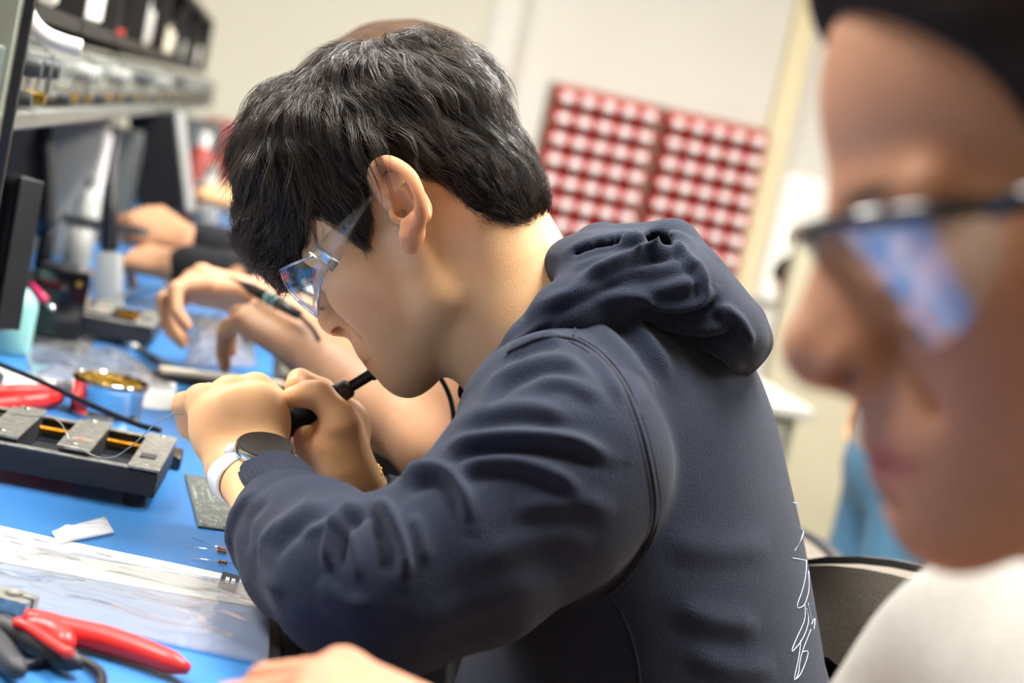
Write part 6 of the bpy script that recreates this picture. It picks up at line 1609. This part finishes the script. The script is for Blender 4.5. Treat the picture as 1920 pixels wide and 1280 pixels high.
for x, y, d, c, lab, cat, r, h in clut:
    p = px(x, y, d); mt = {'white': mat('dull_white', lin('b4b4ae'), 0.5), 'grey': INST1, 'red': mat('dull_red', lin('a04038'), 0.5), 'black': BLACK_PL}[c]
    g = empty(cat.replace(' ', '_'), (p[0], p[1], TZ), lab, cat); top = min(max(p[2] - TZ, 0.05), 0.235)
    if cat in ('carton', 'power supply', 'box', 'meter'):
        b = MB(); b.box((-r, -r, 0), (r, r, top), 0.004, seg=2); b.build('case', mt, g, world=False, smooth=True, sharp=45)
        b = MB(); b.box((r, -r * 0.8, top * 0.3), (r + 0.004, r * 0.8, top * 0.9), 0.001); b.build('front_plate', DGREY_PL if c != 'white' else LABEL_W, g, world=False)
    else:
        b = MB(); b.lathe([(0, 0), (r, 0), (r, top * 0.7), (r * 0.5, top * 0.85), (r * 0.4, top * 0.86)], None, 22); b.build('vessel', mt, g, world=False, smooth=True, sharp=50)
        b = MB(); b.lathe([(r * 0.45, top * 0.85), (r * 0.45, top), (0, top * 1.02)], None, 18); b.build('cap', WHITE_PL if c != 'white' else GREY_PL, g, world=False, smooth=True, sharp=50)
# ---------------------------------------------------------------- side counter, whiteboard
pc = px(1545, 780, 3.75); z1 = pc[2]; CABM = mat('cabinet_putty', lin('8d8a7c'), 0.5)
g = empty('side_counter', (pc[0] - 0.3, 3.9, 0), 'grey side counter with a white top behind the hoodie', 'counter')
b = MB(); b.box((pc[0] - 0.75, 3.62, z1 - 0.03), (pc[0] + 0.01, 4.15, z1), 0.005); b.build('counter_top', mat('counter_white', lin('b9b8b0'), 0.4), g)
b = MB(); b.box((pc[0] - 0.73, 3.66, 0.28), (pc[0] - 0.015, 4.12, z1 - 0.03), 0.004); b.build('cabinet', CABM, g)
for i in range(3):
    zz = z1 - 0.05 - i * 0.075; b = MB(); b.box((pc[0] - 0.70, 3.645, zz - 0.065), (pc[0] - 0.04, 3.66, zz), 0.003); dr = b.build('drawer', CABM, g)
    b = MB(); b.tube([(pc[0] - 0.42, 3.635, zz - 0.03), (pc[0] - 0.32, 3.635, zz - 0.03)], 0.005, 8); b.build('handle', DGREY_PL, dr, smooth=True)
for x in (pc[0] - 0.7, pc[0] - 0.05):
    b = MB(); b.box((x - 0.02, 3.68, 0), (x + 0.02, 3.72, 0.28)); b.build('leg', DGREY_PL, g)
pt = px(1590, 960, 4.4)
g = empty('partition_panel', (pt[0], 4.6, 0), 'cream partition panel beside the blue jeans', 'partition')
b = MB(); b.box((pt[0] - 0.15, 4.58, 0.02), (pt[0] + 0.20, 4.64, 1.02), 0.004); b.build('panel', mat('partition_cream', lin('a39c86'), 0.7), g)
b = MB(); b.box((pt[0] - 0.19, 4.57, 0), (pt[0] + 0.10, 4.65, 0.03), 0.003); b.build('plinth', DGREY_PL, g)
pw = px(1500, 440, 5.98)
g = empty('whiteboard', (pw[0] + 0.9, WALL_Y, 0.6), 'white board on the back wall right of the pilaster', 'whiteboard')
b = MB(); b.box((pw[0] - 0.015, WALL_Y - 0.02, 0.72), (pw[0] + 1.5, WALL_Y - 0.004, 1.22), 0.002); b.build('surface', mat('board_white', lin('fbfaf5'), 0.25), g)
b = MB(); b.box((pw[0] - 0.03, WALL_Y - 0.03, 0.70), (pw[0] + 1.52, WALL_Y - 0.003, 0.72)); b.build('tray', SILV, g)
# ---------------------------------------------------------------- the student in the middle
root, HW = build_main_person(); build_main_glasses(); build_hand_things(root)
